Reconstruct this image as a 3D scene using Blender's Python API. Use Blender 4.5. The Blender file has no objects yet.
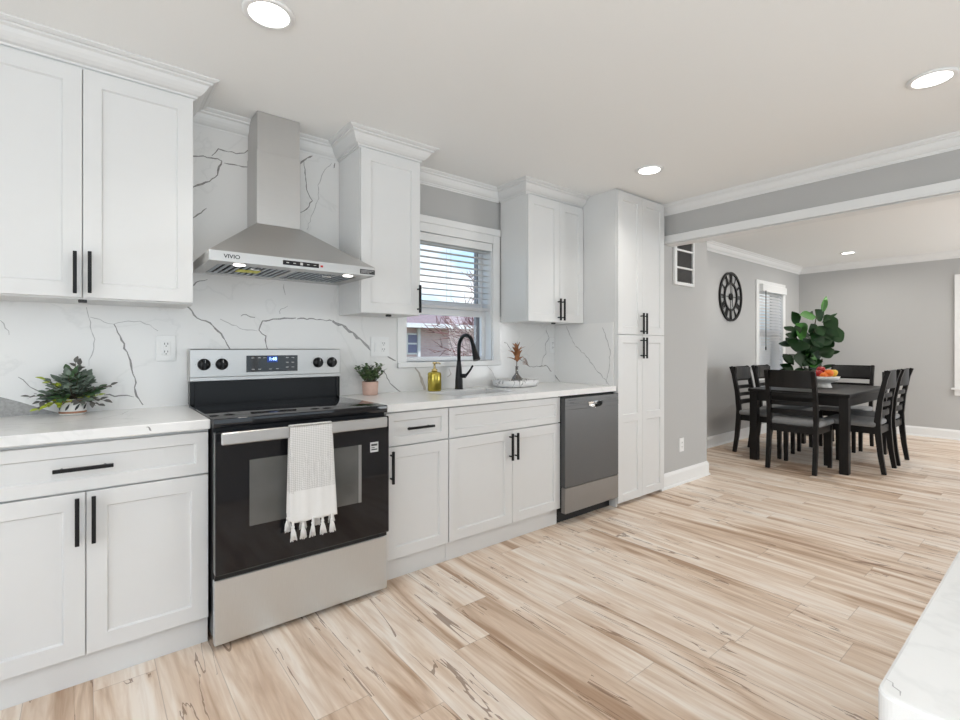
import bpy, bmesh, math, random
from mathutils import Vector, Matrix
PI = math.pi
scn = bpy.context.scene
COL = scn.collection

# ------------------------------------------------------------------ camera
cd = bpy.data.cameras.new('camera')
cam = bpy.data.objects.new('camera', cd)
COL.objects.link(cam)
cam.location = (-0.381, -2.8126, 1.1991)
cam.rotation_euler = (PI / 2, 0, -0.6812)
cd.sensor_fit = 'HORIZONTAL'
cd.sensor_width = 36.0
cd.lens = 484.14 / 960 * 36.0
cd.shift_x = -0.00156
cd.shift_y = -0.0124
cd.clip_start = 0.02
cd.clip_end = 200
scn.camera = cam

# ------------------------------------------------------------------ exposure
scn.view_settings.view_transform = 'Standard'
scn.view_settings.look = 'None'
scn.view_settings.gamma = 1.0
scn.view_settings.use_curve_mapping = False
scn.view_settings.exposure = 0.15

# ------------------------------------------------------------------ world: blue sky with soft clouds
world = bpy.data.worlds.new('sky')
scn.world = world
world.use_nodes = True
wn, wl = world.node_tree.nodes, world.node_tree.links
wn.clear()
w_out = wn.new('ShaderNodeOutputWorld')
w_bg = wn.new('ShaderNodeBackground')
w_tc = wn.new('ShaderNodeTexCoord')
w_sep = wn.new('ShaderNodeSeparateXYZ')
wl.new(w_tc.outputs['Generated'], w_sep.inputs[0])
w_grad = wn.new('ShaderNodeValToRGB')
w_grad.color_ramp.elements[0].position = 0.10
w_grad.color_ramp.elements[0].color = (0.62, 0.84, 1.0, 1)
w_grad.color_ramp.elements[1].position = 0.42
w_grad.color_ramp.elements[1].color = (0.16, 0.45, 0.90, 1)
wl.new(w_sep.outputs['Z'], w_grad.inputs[0])
w_map = wn.new('ShaderNodeMapping')
w_map.inputs['Scale'].default_value = (3.0, 3.0, 7.0)
w_map.inputs['Location'].default_value = (0.4, 0.2, 0.1)
wl.new(w_tc.outputs['Generated'], w_map.inputs[0])
w_noise = wn.new('ShaderNodeTexNoise')
w_noise.inputs['Scale'].default_value = 1.6
w_noise.inputs['Detail'].default_value = 6
wl.new(w_map.outputs[0], w_noise.inputs['Vector'])
w_cl = wn.new('ShaderNodeValToRGB')
w_cl.color_ramp.elements[0].position = 0.47
w_cl.color_ramp.elements[1].position = 0.62
wl.new(w_noise.outputs['Fac'], w_cl.inputs[0])
w_mix = wn.new('ShaderNodeMix')
w_mix.data_type = 'RGBA'
wl.new(w_cl.outputs[0], w_mix.inputs[0])
wl.new(w_grad.outputs[0], w_mix.inputs[6])
w_mix.inputs[7].default_value = (1.0, 1.0, 1.0, 1)
wl.new(w_mix.outputs[2], w_bg.inputs['Color'])
w_bg.inputs['Strength'].default_value = 1.25
wl.new(w_bg.outputs[0], w_out.inputs[0])


def area_light(name, loc, rot, sx, sy, power, color=(1, 1, 1)):
    ld = bpy.data.lights.new(name, 'AREA')
    ld.shape = 'RECTANGLE'
    ld.size, ld.size_y = sx, sy
    ld.energy = power
    ld.color = color
    o = bpy.data.objects.new(name, ld)
    COL.objects.link(o)
    o.location = loc
    o.rotation_euler = rot
    return o


# area lights added as fill, set in unseen openings behind and beside the camera
FILL_TINT = (0.945, 0.975, 1.0)
area_light('fill_rear', (0.9, -5.45, 1.15), (PI / 2 + 0.25, 0, 0), 4.2, 2.0, 19, FILL_TINT)
area_light('fill_dining', (6.85, -5.45, 1.3), (PI / 2 + 0.15, 0, 0), 2.6, 1.6, 80, FILL_TINT)
area_light('fill_side', (-2.75, -2.6, 1.3), (PI / 2 + 0.2, 0, -PI / 2), 2.6, 1.7, 31, FILL_TINT)
# unseen lamp aimed upwards, added as fill for the ceiling
area_light('fill_ceiling', (-1.3, -3.7, 1.45), (PI, 0, 0), 0.6, 0.6, 36, FILL_TINT)
LAMP_WATTS = 2.4
DINING_LAMP_WATTS = 8.0
sd = bpy.data.lights.new('sun', 'SUN')
sd.energy = 3.0
sd.angle = 0.05
sun = bpy.data.objects.new('sun', sd)
COL.objects.link(sun)
sun.rotation_euler = (math.radians(32), 0, math.radians(-14))

# ------------------------------------------------------------------ materials
MATS = {}


def nm(name):
    m = bpy.data.materials.new(name)
    m.use_nodes = True
    MATS[name] = m
    nt = m.node_tree
    return m, nt.nodes, nt.links, nt.nodes['Principled BSDF']


def plain(name, col, rough=0.5, metal=0.0, bump=0.0, bscale=200.0, var=0.03, spec=0.5, coat=0.0, stretch=None):
    """base colour with a faint procedural variation and optional bump"""
    m, n, l, p = nm(name)
    tc = n.new('ShaderNodeTexCoord')
    mp = n.new('ShaderNodeMapping')
    if stretch:
        mp.inputs['Scale'].default_value = stretch
    l.new(tc.outputs['Object'], mp.inputs[0])
    nz = n.new('ShaderNodeTexNoise')
    nz.inputs['Scale'].default_value = bscale
    nz.inputs['Detail'].default_value = 3
    l.new(mp.outputs[0], nz.inputs['Vector'])
    mx = n.new('ShaderNodeMix')
    mx.data_type = 'RGBA'
    l.new(nz.outputs['Fac'], mx.inputs[0])
    mx.inputs[6].default_value = tuple(max(0, c * (1 - var)) for c in col) + (1,)
    mx.inputs[7].default_value = tuple(min(1, c * (1 + var)) for c in col) + (1,)
    l.new(mx.outputs[2], p.inputs['Base Color'])
    p.inputs['Roughness'].default_value = rough
    p.inputs['Metallic'].default_value = metal
    p.inputs['Specular IOR Level'].default_value = spec
    if coat:
        p.inputs['Coat Weight'].default_value = coat
        p.inputs['Coat Roughness'].default_value = 0.05
    if bump:
        b = n.new('ShaderNodeBump')
        b.inputs['Strength'].default_value = bump
        b.inputs['Distance'].default_value = 0.002
        l.new(nz.outputs['Fac'], b.inputs['Height'])
        l.new(b.outputs[0], p.inputs['Normal'])
    return m


def emit(name, col, strength):
    m, n, l, p = nm(name)
    p.inputs['Base Color'].default_value = col + (1,)
    p.inputs['Emission Color'].default_value = col + (1,)
    p.inputs['Emission Strength'].default_value = strength
    return m


def glassy(name, tint=(1, 1, 1), refl=0.012, rough=0.0):
    m, n, l, p = nm(name)
    out = n['Material Output']
    n.remove(p)
    tr = n.new('ShaderNodeBsdfTransparent')
    tr.inputs[0].default_value = tint + (1,)
    gl = n.new('ShaderNodeBsdfGlossy')
    gl.inputs['Roughness'].default_value = rough
    mx = n.new('ShaderNodeMixShader')
    mx.inputs[0].default_value = refl
    l.new(tr.outputs[0], mx.inputs[1])
    l.new(gl.outputs[0], mx.inputs[2])
    l.new(mx.outputs[0], out.inputs['Surface'])
    return m


WALL = plain('grey_wall_paint', (0.49, 0.486, 0.476), 0.7, bump=0.05, bscale=300, var=0.015)
CEIL = plain('ceiling_paint', (0.90, 0.90, 0.885), 0.8, bump=0.04, bscale=250, var=0.01)
TRIM = plain('white_trim_paint', (0.84, 0.84, 0.83), 0.4, var=0.01, bscale=30)
CAB = plain('white_cabinet_paint', (0.73, 0.73, 0.722), 0.38, var=0.01, bscale=20)
BLACK = plain('matte_black_metal', (0.012, 0.012, 0.013), 0.4, 0.6, var=0.1)
FAUC = plain('black_faucet_finish', (0.010, 0.010, 0.011), 0.35, 0.5, var=0.1)
STEEL = plain('brushed_steel', (0.58, 0.572, 0.56), 0.38, 1.0, bump=0.05, bscale=60, var=0.05, stretch=(0.4, 10, 10))
STEELV = plain('brushed_steel_vertical', (0.70, 0.74, 0.77), 0.36, 1.0, bump=0.04, bscale=60, var=0.05, stretch=(10, 10, 0.4))
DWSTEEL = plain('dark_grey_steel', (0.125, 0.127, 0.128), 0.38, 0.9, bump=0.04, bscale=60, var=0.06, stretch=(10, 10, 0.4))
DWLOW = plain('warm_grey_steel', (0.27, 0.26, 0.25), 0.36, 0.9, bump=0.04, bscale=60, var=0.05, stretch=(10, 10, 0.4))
SINKS = plain('sink_steel', (0.20, 0.20, 0.20), 0.4, 0.9)
CHROME = plain('chrome', (0.8, 0.8, 0.8), 0.12, 1.0, var=0.02)
BGLASS = plain('black_glass', (0.010, 0.010, 0.012), 0.06, 0.0, var=0.1, spec=0.45)
BENAM = plain('black_enamel', (0.010, 0.010, 0.011), 0.28, 0.0, var=0.1, spec=0.3)
GAP = plain('black_gap', (0.006, 0.006, 0.006), 0.6, 0.0, var=0.1)
OWIN = plain('oven_window_glass', (0.11, 0.11, 0.105), 0.08, 0.0, bscale=6, var=0.35)
OWINL = plain('oven_rack_frame', (0.30, 0.30, 0.29), 0.3, 0.3)
RING = plain('burner_ring_print', (0.045, 0.045, 0.048), 0.2, 0.0)
PLASTIC = plain('white_plastic', (0.85, 0.85, 0.84), 0.35, var=0.01)
DARKSLOT = plain('dark_slot', (0.03, 0.03, 0.03), 0.5)
WOOD = plain('espresso_wood', (0.008, 0.007, 0.0065), 0.42, 0.0, bscale=8, var=0.35, stretch=(1, 12, 1))
WOODB = plain('espresso_wood_panel', (0.012, 0.0095, 0.008), 0.45, 0.0, bscale=8, var=0.35, stretch=(1, 2, 14))
for _w in (WOOD, WOODB):
    _w.node_tree.nodes['Principled BSDF'].inputs['Specular IOR Level'].default_value = 0.28
PAD = plain('dark_leather_pad', (0.035, 0.033, 0.032), 0.32, var=0.2, bscale=60)
SEATF = plain('grey_woven_fabric', (0.24, 0.24, 0.24), 0.95, bump=0.6, bscale=350, var=0.45)
TOWEL = plain('white_cotton', (0.80, 0.79, 0.77), 0.95, var=0.03)
POTW = plain('white_ceramic', (0.80, 0.79, 0.76), 0.3, var=0.05, bscale=60)
COPPER = plain('copper_band', (0.42, 0.20, 0.11), 0.4, 0.6, var=0.3, bscale=120)
TERRA = plain('pink_clay', (0.60, 0.40, 0.33), 0.6, var=0.08, bscale=60)
SOIL = plain('dark_soil', (0.03, 0.022, 0.016), 0.95, var=0.4)
STEM = plain('brown_stem', (0.07, 0.05, 0.03), 0.7)
LEAF = plain('dark_green_leaf', (0.055, 0.115, 0.045), 0.45, bscale=40, var=0.4)
LEAFG = plain('grey_green_leaf', (0.16, 0.21, 0.165), 0.55, bscale=40, var=0.4)
LEAFD = plain('dusky_leaf', (0.11, 0.105, 0.095), 0.55, bscale=40, var=0.4)
LEAFL = plain('lime_leaf', (0.34, 0.42, 0.03), 0.5, bscale=40, var=0.2)
LEAFS = plain('succulent_leaf', (0.13, 0.20, 0.08), 0.5, bscale=50, var=0.5)
FIG = plain('fig_leaf', (0.007, 0.030, 0.006), 0.36, bscale=12, var=0.5, spec=0.3)
FIGL = plain('young_fig_leaf', (0.035, 0.145, 0.015), 0.4, bscale=12, var=0.3)
BASKET = plain('grey_planter', (0.25, 0.24, 0.23), 0.8, bump=0.6, bscale=80, var=0.2)
GOLDG = plain('gold_glass', (0.48, 0.38, 0.06), 0.14, 0.55, var=0.1)
GOLD = plain('gold_metal', (0.72, 0.57, 0.28), 0.25, 1.0)
DRIED = plain('dried_leaf_rust', (0.36, 0.15, 0.06), 0.7, var=0.5, bscale=90)
RED = plain('red_fruit', (0.42, 0.012, 0.012), 0.3, var=0.3, bscale=20)
ORANGE = plain('orange_fruit', (0.80, 0.17, 0.012), 0.45, bump=0.3, bscale=200, var=0.1)
YELLOW = plain('yellow_fruit', (0.80, 0.48, 0.05), 0.4, var=0.2, bscale=15)
LAMP = emit('lamp_diffuser', (1.0, 0.98, 0.95), 5.0)
HOODLAMP = emit('hood_lamp_diffuser', (1.0, 0.96, 0.90), 8.0)
DIGIT = emit('blue_display_digits', (0.35, 0.55, 1.0), 2.5)
DISPBLUE = emit('blue_display', (0.01, 0.04, 0.20), 0.6)
INK = plain('dark_ink', (0.03, 0.03, 0.03), 0.5)
PRINT = plain('pale_print', (0.5, 0.5, 0.5), 0.5)
STICK = plain('pale_sticker', (0.62, 0.62, 0.61), 0.5)
STICKY = plain('yellow_sticker', (0.75, 0.72, 0.12), 0.5)
REDLED = plain('red_button', (0.45, 0.02, 0.02), 0.3)
FILTER = plain('baffle_steel', (0.33, 0.36, 0.40), 0.3, 1.0)
BLIND = plain('white_blind_slat', (0.80, 0.80, 0.80), 0.45, var=0.01)
_n, _l = BLIND.node_tree.nodes, BLIND.node_tree.links
_t = _n.new('ShaderNodeBsdfTranslucent')
_t.inputs[0].default_value = (0.93, 0.90, 0.88, 1)
_m = _n.new('ShaderNodeMixShader')
_m.inputs[0].default_value = 0.45
_l.new(_n['Principled BSDF'].outputs[0], _m.inputs[1])
_l.new(_t.outputs[0], _m.inputs[2])
_l.new(_m.outputs[0], _n['Material Output'].inputs['Surface'])
CORD = plain('grey_cord', (0.10, 0.10, 0.10), 0.7)
VINYL = plain('white_vinyl', (0.80, 0.80, 0.80), 0.35, var=0.01)
GREYV = plain('grey_outer_track', (0.30, 0.30, 0.32), 0.45)
GLASS = glassy('window_glass')
SMOKE = glassy('smoky_glass', (0.66, 0.64, 0.63), 0.14, 0.03)
VENTD = plain('dark_louvre', (0.13, 0.125, 0.12), 0.6)
CLOCKB = plain('black_clock_iron', (0.010, 0.010, 0.010), 0.5, 0.3)
ROOFM = plain('brown_roof_shingle', (0.30, 0.22, 0.22), 0.9, bscale=12, var=0.3)
BARK = plain('reddish_bark', (0.26, 0.13, 0.12), 0.9, var=0.3)
LAWN = plain('dry_lawn', (0.20, 0.19, 0.10), 1.0, bscale=6, var=0.4)
HWIN = plain('house_window_glass', (0.22, 0.22, 0.34), 0.15)
VEINM = [plain('vein_pale', (0.50, 0.49, 0.48), 0.25, bscale=60, var=0.25),
         plain('vein_dark', (0.27, 0.26, 0.25), 0.25, bscale=90, var=0.5),
         plain('vein_grey', (0.36, 0.355, 0.345), 0.25, bscale=90, var=0.35),
         plain('vein_beige', (0.50, 0.46, 0.42), 0.25, bscale=90, var=0.3)]


def make_quartz():
    m, n, l, p = nm('white_quartz')
    tc = n.new('ShaderNodeTexCoord')
    nz = n.new('ShaderNodeTexNoise')
    nz.inputs['Scale'].default_value = 1.7
    nz.inputs['Detail'].default_value = 7
    nz.inputs['Distortion'].default_value = 0.8
    l.new(tc.outputs['Object'], nz.inputs['Vector'])
    r = n.new('ShaderNodeValToRGB')
    e = r.color_ramp.elements
    e[0].position, e[0].color = 0.0, (0.83, 0.823, 0.808, 1)
    e[1].position, e[1].color = 1.0, (0.83, 0.823, 0.808, 1)
    for pos, c in ((0.488, (0.83, 0.823, 0.808, 1)), (0.50, (0.78, 0.775, 0.76, 1)), (0.512, (0.83, 0.823, 0.808, 1))):
        q = e.new(pos)
        q.color = c
    l.new(nz.outputs['Fac'], r.inputs[0])
    l.new(r.outputs[0], p.inputs['Base Color'])
    p.inputs['Roughness'].default_value = 0.22
    return m


QUARTZ = make_quartz()


def make_floor():
    m, n, l, p = nm('spalted_maple_planks')

    def math_(op, a, b=None):
        q = n.new('ShaderNodeMath')
        q.operation = op
        for i, v in enumerate((a, b)):
            if v is None:
                continue
            if isinstance(v, (int, float)):
                q.inputs[i].default_value = v
            else:
                l.new(v, q.inputs[i])
        return q.outputs[0]
    tc = n.new('ShaderNodeTexCoord')
    sp = n.new('ShaderNodeSeparateXYZ')
    l.new(tc.outputs['Object'], sp.inputs[0])
    X, Y = sp.outputs['X'], sp.outputs['Y']
    u = math_('DIVIDE', X, 0.185)
    row = math_('FLOOR', u)
    wn1 = n.new('ShaderNodeTexWhiteNoise')
    wn1.noise_dimensions = '1D'
    l.new(row, wn1.inputs['W'])
    v = math_('ADD', math_('DIVIDE', Y, 1.22), math_('MULTIPLY', wn1.outputs['Value'], 7.0))
    brd = math_('FLOOR', v)
    cb = n.new('ShaderNodeCombineXYZ')
    l.new(row, cb.inputs[0])
    l.new(brd, cb.inputs[1])
    wn2 = n.new('ShaderNodeTexWhiteNoise')
    wn2.noise_dimensions = '3D'
    l.new(cb.outputs[0], wn2.inputs['Vector'])
    # grain coordinates shifted per board
    off = n.new('ShaderNodeVectorMath')
    off.operation = 'SCALE'
    l.new(wn2.outputs['Color'], off.inputs[0])
    off.inputs['Scale'].default_value = 37.0
    add = n.new('ShaderNodeVectorMath')
    add.operation = 'ADD'
    l.new(tc.outputs['Object'], add.inputs[0])
    l.new(off.outputs[0], add.inputs[1])

    def grain(sx, sy, scale, detail, dist):
        mp = n.new('ShaderNodeMapping')
        mp.inputs['Scale'].default_value = (sx, sy, 1)
        l.new(add.outputs[0], mp.inputs[0])
        z = n.new('ShaderNodeTexNoise')
        z.inputs['Scale'].default_value = scale
        z.inputs['Detail'].default_value = detail
        z.inputs['Distortion'].default_value = dist
        l.new(mp.outputs[0], z.inputs['Vector'])
        return z.outputs['Fac']
    g1 = grain(8.0, 0.75, 1.0, 8, 1.5)      # broad heartwood bands
    g2 = grain(42.0, 3.0, 1.0, 7, 1.0)     # fine grain
    g3 = grain(7.0, 0.55, 1.0, 5, 1.0)      # spalting lines
    g4 = grain(2.0, 1.2, 1.6, 2, 0.2)      # where the spalting shows
    r1 = n.new('ShaderNodeValToRGB')
    e = r1.color_ramp.elements
    e[0].position, e[0].color = 0.30, FLOORC[0]
    e[1].position, e[1].color = 0.70, FLOORC[3]
    q = e.new(0.42)
    q.color = FLOORC[1]
    q = e.new(0.55)
    q.color = FLOORC[2]
    l.new(math_('ADD', g1, math_('MULTIPLY', math_('SUBTRACT', wn2.outputs['Value'], 0.5), 0.15)), r1.inputs[0])
    mx = n.new('ShaderNodeMix')
    mx.data_type = 'RGBA'
    mx.blend_type = 'MULTIPLY'
    mx.inputs[0].default_value = 0.55
    r2 = n.new('ShaderNodeValToRGB')
    r2.color_ramp.elements[0].position, r2.color_ramp.elements[0].color = 0.30, (0.70, 0.58, 0.48, 1)
    r2.color_ramp.elements[1].position, r2.color_ramp.elements[1].color = 0.60, (1, 1, 1, 1)
    l.new(g2, r2.inputs[0])
    l.new(r1.outputs[0], mx.inputs[6])
    l.new(r2.outputs[0], mx.inputs[7])
    # spalting: thin dark lines at one level of g3
    band = math_('ABSOLUTE', math_('SUBTRACT', g3, 0.5))
    ln = math_('LESS_THAN', band, 0.0050)
    gate = math_('GREATER_THAN', g4, 0.50)
    lf = math_('MULTIPLY', math_('MULTIPLY', ln, gate), 0.7)
    mx2 = n.new('ShaderNodeMix')
    mx2.data_type = 'RGBA'
    l.new(lf, mx2.inputs[0])
    l.new(mx.outputs[2], mx2.inputs[6])
    mx2.inputs[7].default_value = (0.20, 0.11, 0.065, 1)
    # joints
    fu = math_('FRACT', u)
    fv = math_('FRACT', v)
    du = math_('MINIMUM', fu, math_('SUBTRACT', 1.0, fu))
    dv = math_('MINIMUM', fv, math_('SUBTRACT', 1.0, fv))
    j = math_('MAXIMUM', math_('LESS_THAN', du, 0.007), math_('LESS_THAN', dv, 0.0011))
    mx3 = n.new('ShaderNodeMix')
    mx3.data_type = 'RGBA'
    l.new(math_('MULTIPLY', j, 0.38), mx3.inputs[0])
    l.new(mx2.outputs[2], mx3.inputs[6])
    mx3.inputs[7].default_value = (0.20, 0.13, 0.09, 1)
    l.new(mx3.outputs[2], p.inputs['Base Color'])
    p.inputs['Roughness'].default_value = 0.42
    p.inputs['Specular IOR Level'].default_value = 0.35
    return m


FLOORC = [(0.47, 0.315, 0.21, 1), (0.72, 0.565, 0.435, 1), (0.86, 0.745, 0.635, 1), (0.91, 0.835, 0.755, 1)]
FLOOR = make_floor()


def make_brick():
    m, n, l, p = nm('pink_brick')
    tc = n.new('ShaderNodeTexCoord')
    mp = n.new('ShaderNodeMapping')
    mp.inputs['Rotation'].default_value = (PI / 2, 0, 0)
    l.new(tc.outputs['Object'], mp.inputs[0])
    b = n.new('ShaderNodeTexBrick')
    b.inputs['Scale'].default_value = 4.0
    b.inputs['Color1'].default_value = (0.70, 0.50, 0.49, 1)
    b.inputs['Color2'].default_value = (0.78, 0.60, 0.58, 1)
    b.inputs['Mortar'].default_value = (0.72, 0.62, 0.60, 1)
    l.new(mp.outputs[0], b.inputs['Vector'])
    l.new(b.outputs['Color'], p.inputs['Base Color'])
    p.inputs['Roughness'].default_value = 0.9
    return m


BRICK = make_brick()


def make_towel_weave():
    m, n, l, p = nm('waffle_weave')
    tc = n.new('ShaderNodeTexCoord')
    w = n.new('ShaderNodeTexChecker')
    w.inputs['Scale'].default_value = 190
    mp = n.new('ShaderNodeMapping')
    mp.inputs['Rotation'].default_value = (0, PI / 4, 0)
    l.new(tc.outputs['Object'], mp.inputs[0])
    l.new(mp.outputs[0], w.inputs['Vector'])
    w.inputs['Color1'].default_value = (0.80, 0.79, 0.77, 1)
    w.inputs['Color2'].default_value = (0.58, 0.57, 0.55, 1)
    l.new(w.outputs['Color'], p.inputs['Base Color'])
    p.inputs['Roughness'].default_value = 0.95
    b = n.new('ShaderNodeBump')
    b.inputs['Strength'].default_value = 0.6
    b.inputs['Distance'].default_value = 0.002
    l.new(w.outputs['Fac'], b.inputs['Height'])
    l.new(b.outputs[0], p.inputs['Normal'])
    return m


WEAVE = make_towel_weave()


def make_marble_tray():
    m, n, l, p = nm('veined_tray_marble')
    tc = n.new('ShaderNodeTexCoord')
    nz = n.new('ShaderNodeTexNoise')
    nz.inputs['Scale'].default_value = 9
    nz.inputs['Detail'].default_value = 4
    nz.inputs['Distortion'].default_value = 1.2
    l.new(tc.outputs['Object'], nz.inputs['Vector'])
    r = n.new('ShaderNodeValToRGB')
    e = r.color_ramp.elements
    e[0].position, e[0].color = 0.0, (0.80, 0.79, 0.78, 1)
    e[1].position, e[1].color = 1.0, (0.80, 0.79, 0.78, 1)
    for pos, c in ((0.48, (0.80, 0.79, 0.78, 1)), (0.50, (0.08, 0.08, 0.08, 1)), (0.52, (0.80, 0.79, 0.78, 1))):
        q = e.new(pos)
        q.color = c
    l.new(nz.outputs['Fac'], r.inputs[0])
    l.new(r.outputs[0], p.inputs['Base Color'])
    p.inputs['Roughness'].default_value = 0.3
    return m


TRAYM = make_marble_tray()


# ------------------------------------------------------------------ mesh helpers
class MB:
    def __init__(self):
        self.bm = bmesh.new()
        self.mats = []

    def mi(self, m):
        if m not in self.mats:
            self.mats.append(m)
        return self.mats.index(m)

    def _merge(self, tmp, m, smooth=False):
        i = self.mi(m)
        mp = {}
        for v in tmp.verts:
            mp[v] = self.bm.verts.new(v.co)
        for f in tmp.faces:
            try:
                g = self.bm.faces.new([mp[v] for v in f.verts])
            except ValueError:
                continue
            g.material_index = i
            g.smooth = smooth
        tmp.free()

    def box(self, x0, x1, y0, y1, z0, z1, m, bevel=0.0, seg=1):
        t = bmesh.new()
        bmesh.ops.create_cube(t, size=1.0)
        for v in t.verts:
            v.co = Vector(((x0 + x1) / 2 + v.co.x * (x1 - x0), (y0 + y1) / 2 + v.co.y * (y1 - y0),
                           (z0 + z1) / 2 + v.co.z * (z1 - z0)))
        if bevel:
            bmesh.ops.bevel(t, geom=list(t.edges), offset=bevel, segments=seg, affect='EDGES', profile=0.5)
        self._merge(t, m, seg > 1)
        return self

    def poly(self, pts, m, smooth=False):
        f = self.bm.faces.new([self.bm.verts.new(p) for p in pts])
        f.material_index = self.mi(m)
        f.smooth = smooth
        return self

    def prism(self, pts, d, m):
        """closed solid: polygon pts (3D) extruded by vector d"""
        a = [self.bm.verts.new(p) for p in pts]
        b = [self.bm.verts.new(Vector(p) + Vector(d)) for p in pts]
        i = self.mi(m)
        fs = [self.bm.faces.new(a[::-1]), self.bm.faces.new(b)]
        k = len(pts)
        for j in range(k):
            fs.append(self.bm.faces.new((a[j], a[(j + 1) % k], b[(j + 1) % k], b[j])))
        for f in fs:
            f.material_index = i
        return self

    def sweep(self, pts, sect, m, smooth=True, caps=True, up=(0, 0, 1)):
        """sect: function(k, n) -> list of (a, b) offsets, in the frame along the path"""
        P = [Vector(p) for p in pts]
        n = len(P)
        rings = []
        ref = Vector(up)
        prev = None
        for k in range(n):
            t = (P[min(k + 1, n - 1)] - P[max(k - 1, 0)]).normalized()
            if prev is None:
                a = ref.cross(t)
                if a.length < 1e-4:
                    a = Vector((1, 0, 0)).cross(t)
                a.normalize()
            else:
                a = prev - t * prev.dot(t)
                a.normalize()
            prev = a
            b = t.cross(a)
            rings.append([self.bm.verts.new(P[k] + a * s[0] + b * s[1]) for s in sect(k, n)])
        i = self.mi(m)
        for k in range(n - 1):
            r, q = rings[k], rings[k + 1]
            c = len(r)
            for j in range(c):
                f = self.bm.faces.new((r[j], r[(j + 1) % c], q[(j + 1) % c], q[j]))
                f.material_index = i
                f.smooth = smooth
        if caps:
            for r in (rings[0][::-1], rings[-1]):
                f = self.bm.faces.new(r)
                f.material_index = i
        return self

    def tube(self, pts, rad, m, n=10, caps=True):
        R = rad if isinstance(rad, (list, tuple)) else [rad] * len(pts)
        return self.sweep(pts, lambda k, c: [(R[k] * math.cos(2 * PI * j / n), R[k] * math.sin(2 * PI * j / n)) for j in range(n)], m, True, caps)

    def bar(self, pts, w, h, m, up=(0, 0, 1)):
        W = w if isinstance(w, (list, tuple)) else [w] * len(pts)
        H = h if isinstance(h, (list, tuple)) else [h] * len(pts)
        return self.sweep(pts, lambda k, c: [(-W[k] / 2, -H[k] / 2), (W[k] / 2, -H[k] / 2), (W[k] / 2, H[k] / 2), (-W[k] / 2, H[k] / 2)], m, False, True, up)

    def lathe(self, prof, m, c=(0, 0, 0), n=32, axis='z', smooth=True):
        def place(r, z, a):
            x, y = r * math.cos(a), r * math.sin(a)
            if axis == 'z':
                return Vector((c[0] + x, c[1] + y, c[2] + z))
            if axis == 'y':
                return Vector((c[0] + x, c[1] + z, c[2] - y))
            return Vector((c[0] + z, c[1] + x, c[2] + y))
        i = self.mi(m)
        rings = []
        for r, z in prof:
            if r < 1e-6:
                rings.append([self.bm.verts.new(place(0, z, 0))])
            else:
                rings.append([self.bm.verts.new(place(r, z, 2 * PI * k / n)) for k in range(n)])
        for a, b in zip(rings, rings[1:]):
            for k in range(n):
                k2 = (k + 1) % n
                if len(a) == 1 and len(b) == 1:
                    continue
                if len(a) == 1:
                    vs = (a[0], b[k2], b[k])
                elif len(b) == 1:
                    vs = (a[k], a[k2], b[0])
                else:
                    vs = (a[k], a[k2], b[k2], b[k])
                f = self.bm.faces.new(vs)
                f.material_index = i
                f.smooth = smooth
        return self

    def cyl(self, c, r, h, m, n=32, axis='z', bev=0.0):
        p = [(0, 0), (r - bev, 0), (r, bev), (r, h - bev), (r - bev, h), (0, h)] if bev else [(0, 0), (r, 0), (r, h), (0, h)]
        return self.lathe(p, m, c, n, axis, smooth=False)

    def ball(self, c, r, m, sq=1.0, n=20):
        prof = [(r * math.sin(PI * k / 12), -r * sq * math.cos(PI * k / 12)) for k in range(13)]
        return self.lathe(prof, m, c, n)

    def leaf(self, base, d, length, width, m, droop=0.3, fold=0.25, up=(0, 0, 1), tip=1.0, nseg=5):
        """a leaf blade: curved along its length and folded along its midrib"""
        d = Vector(d).normalized()
        side = d.cross(Vector(up))
        if side.length < 1e-3:
            side = d.cross(Vector((1, 0, 0)))
        side.normalize()
        nrm = side.cross(d).normalized()
        i = self.mi(m)
        L, Cn, R = [], [], []
        for k in range(nseg + 1):
            t = k / nseg
            w = width / 2 * (math.sin(PI * min(1, (t * 0.94 + 0.03) ** (0.8 * tip)))) + 0.0006
            p = Vector(base) + d * (length * t) - nrm * (droop * length * t * t)
            Cn.append(self.bm.verts.new(p))
            L.append(self.bm.verts.new(p - side * w + nrm * (fold * w)))
            R.append(self.bm.verts.new(p + side * w + nrm * (fold * w)))
        for k in range(nseg):
            for a, b in ((L, Cn), (Cn, R)):
                f = self.bm.faces.new((a[k], b[k], b[k + 1], a[k + 1]))
                f.material_index = i
                f.smooth = True
        return self

    def text(self, body, size, loc, m, depth=0.0004, align='CENTER', stretch=1.0):
        """raised lettering on a face that looks towards -Y"""
        cu = bpy.data.curves.new('lettering', 'FONT')
        cu.body = body
        cu.size = size
        cu.align_x = align
        cu.align_y = 'CENTER'
        cu.extrude = depth
        cu.offset = size * 0.02
        ob = bpy.data.objects.new('lettering', cu)
        COL.objects.link(ob)
        dg = bpy.context.evaluated_depsgraph_get()
        me = bpy.data.meshes.new_from_object(ob.evaluated_get(dg))
        i = self.mi(m)
        mp = [self.bm.verts.new((loc[0] + v.co.x * stretch, loc[1] - v.co.z, loc[2] + v.co.y)) for v in me.vertices]
        for p in me.polygons:
            try:
                f = self.bm.faces.new([mp[q] for q in p.vertices])
                f.material_index = i
            except ValueError:
                pass
        bpy.data.objects.remove(ob)
        bpy.data.curves.remove(cu)
        bpy.data.meshes.remove(me)
        return self

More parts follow.
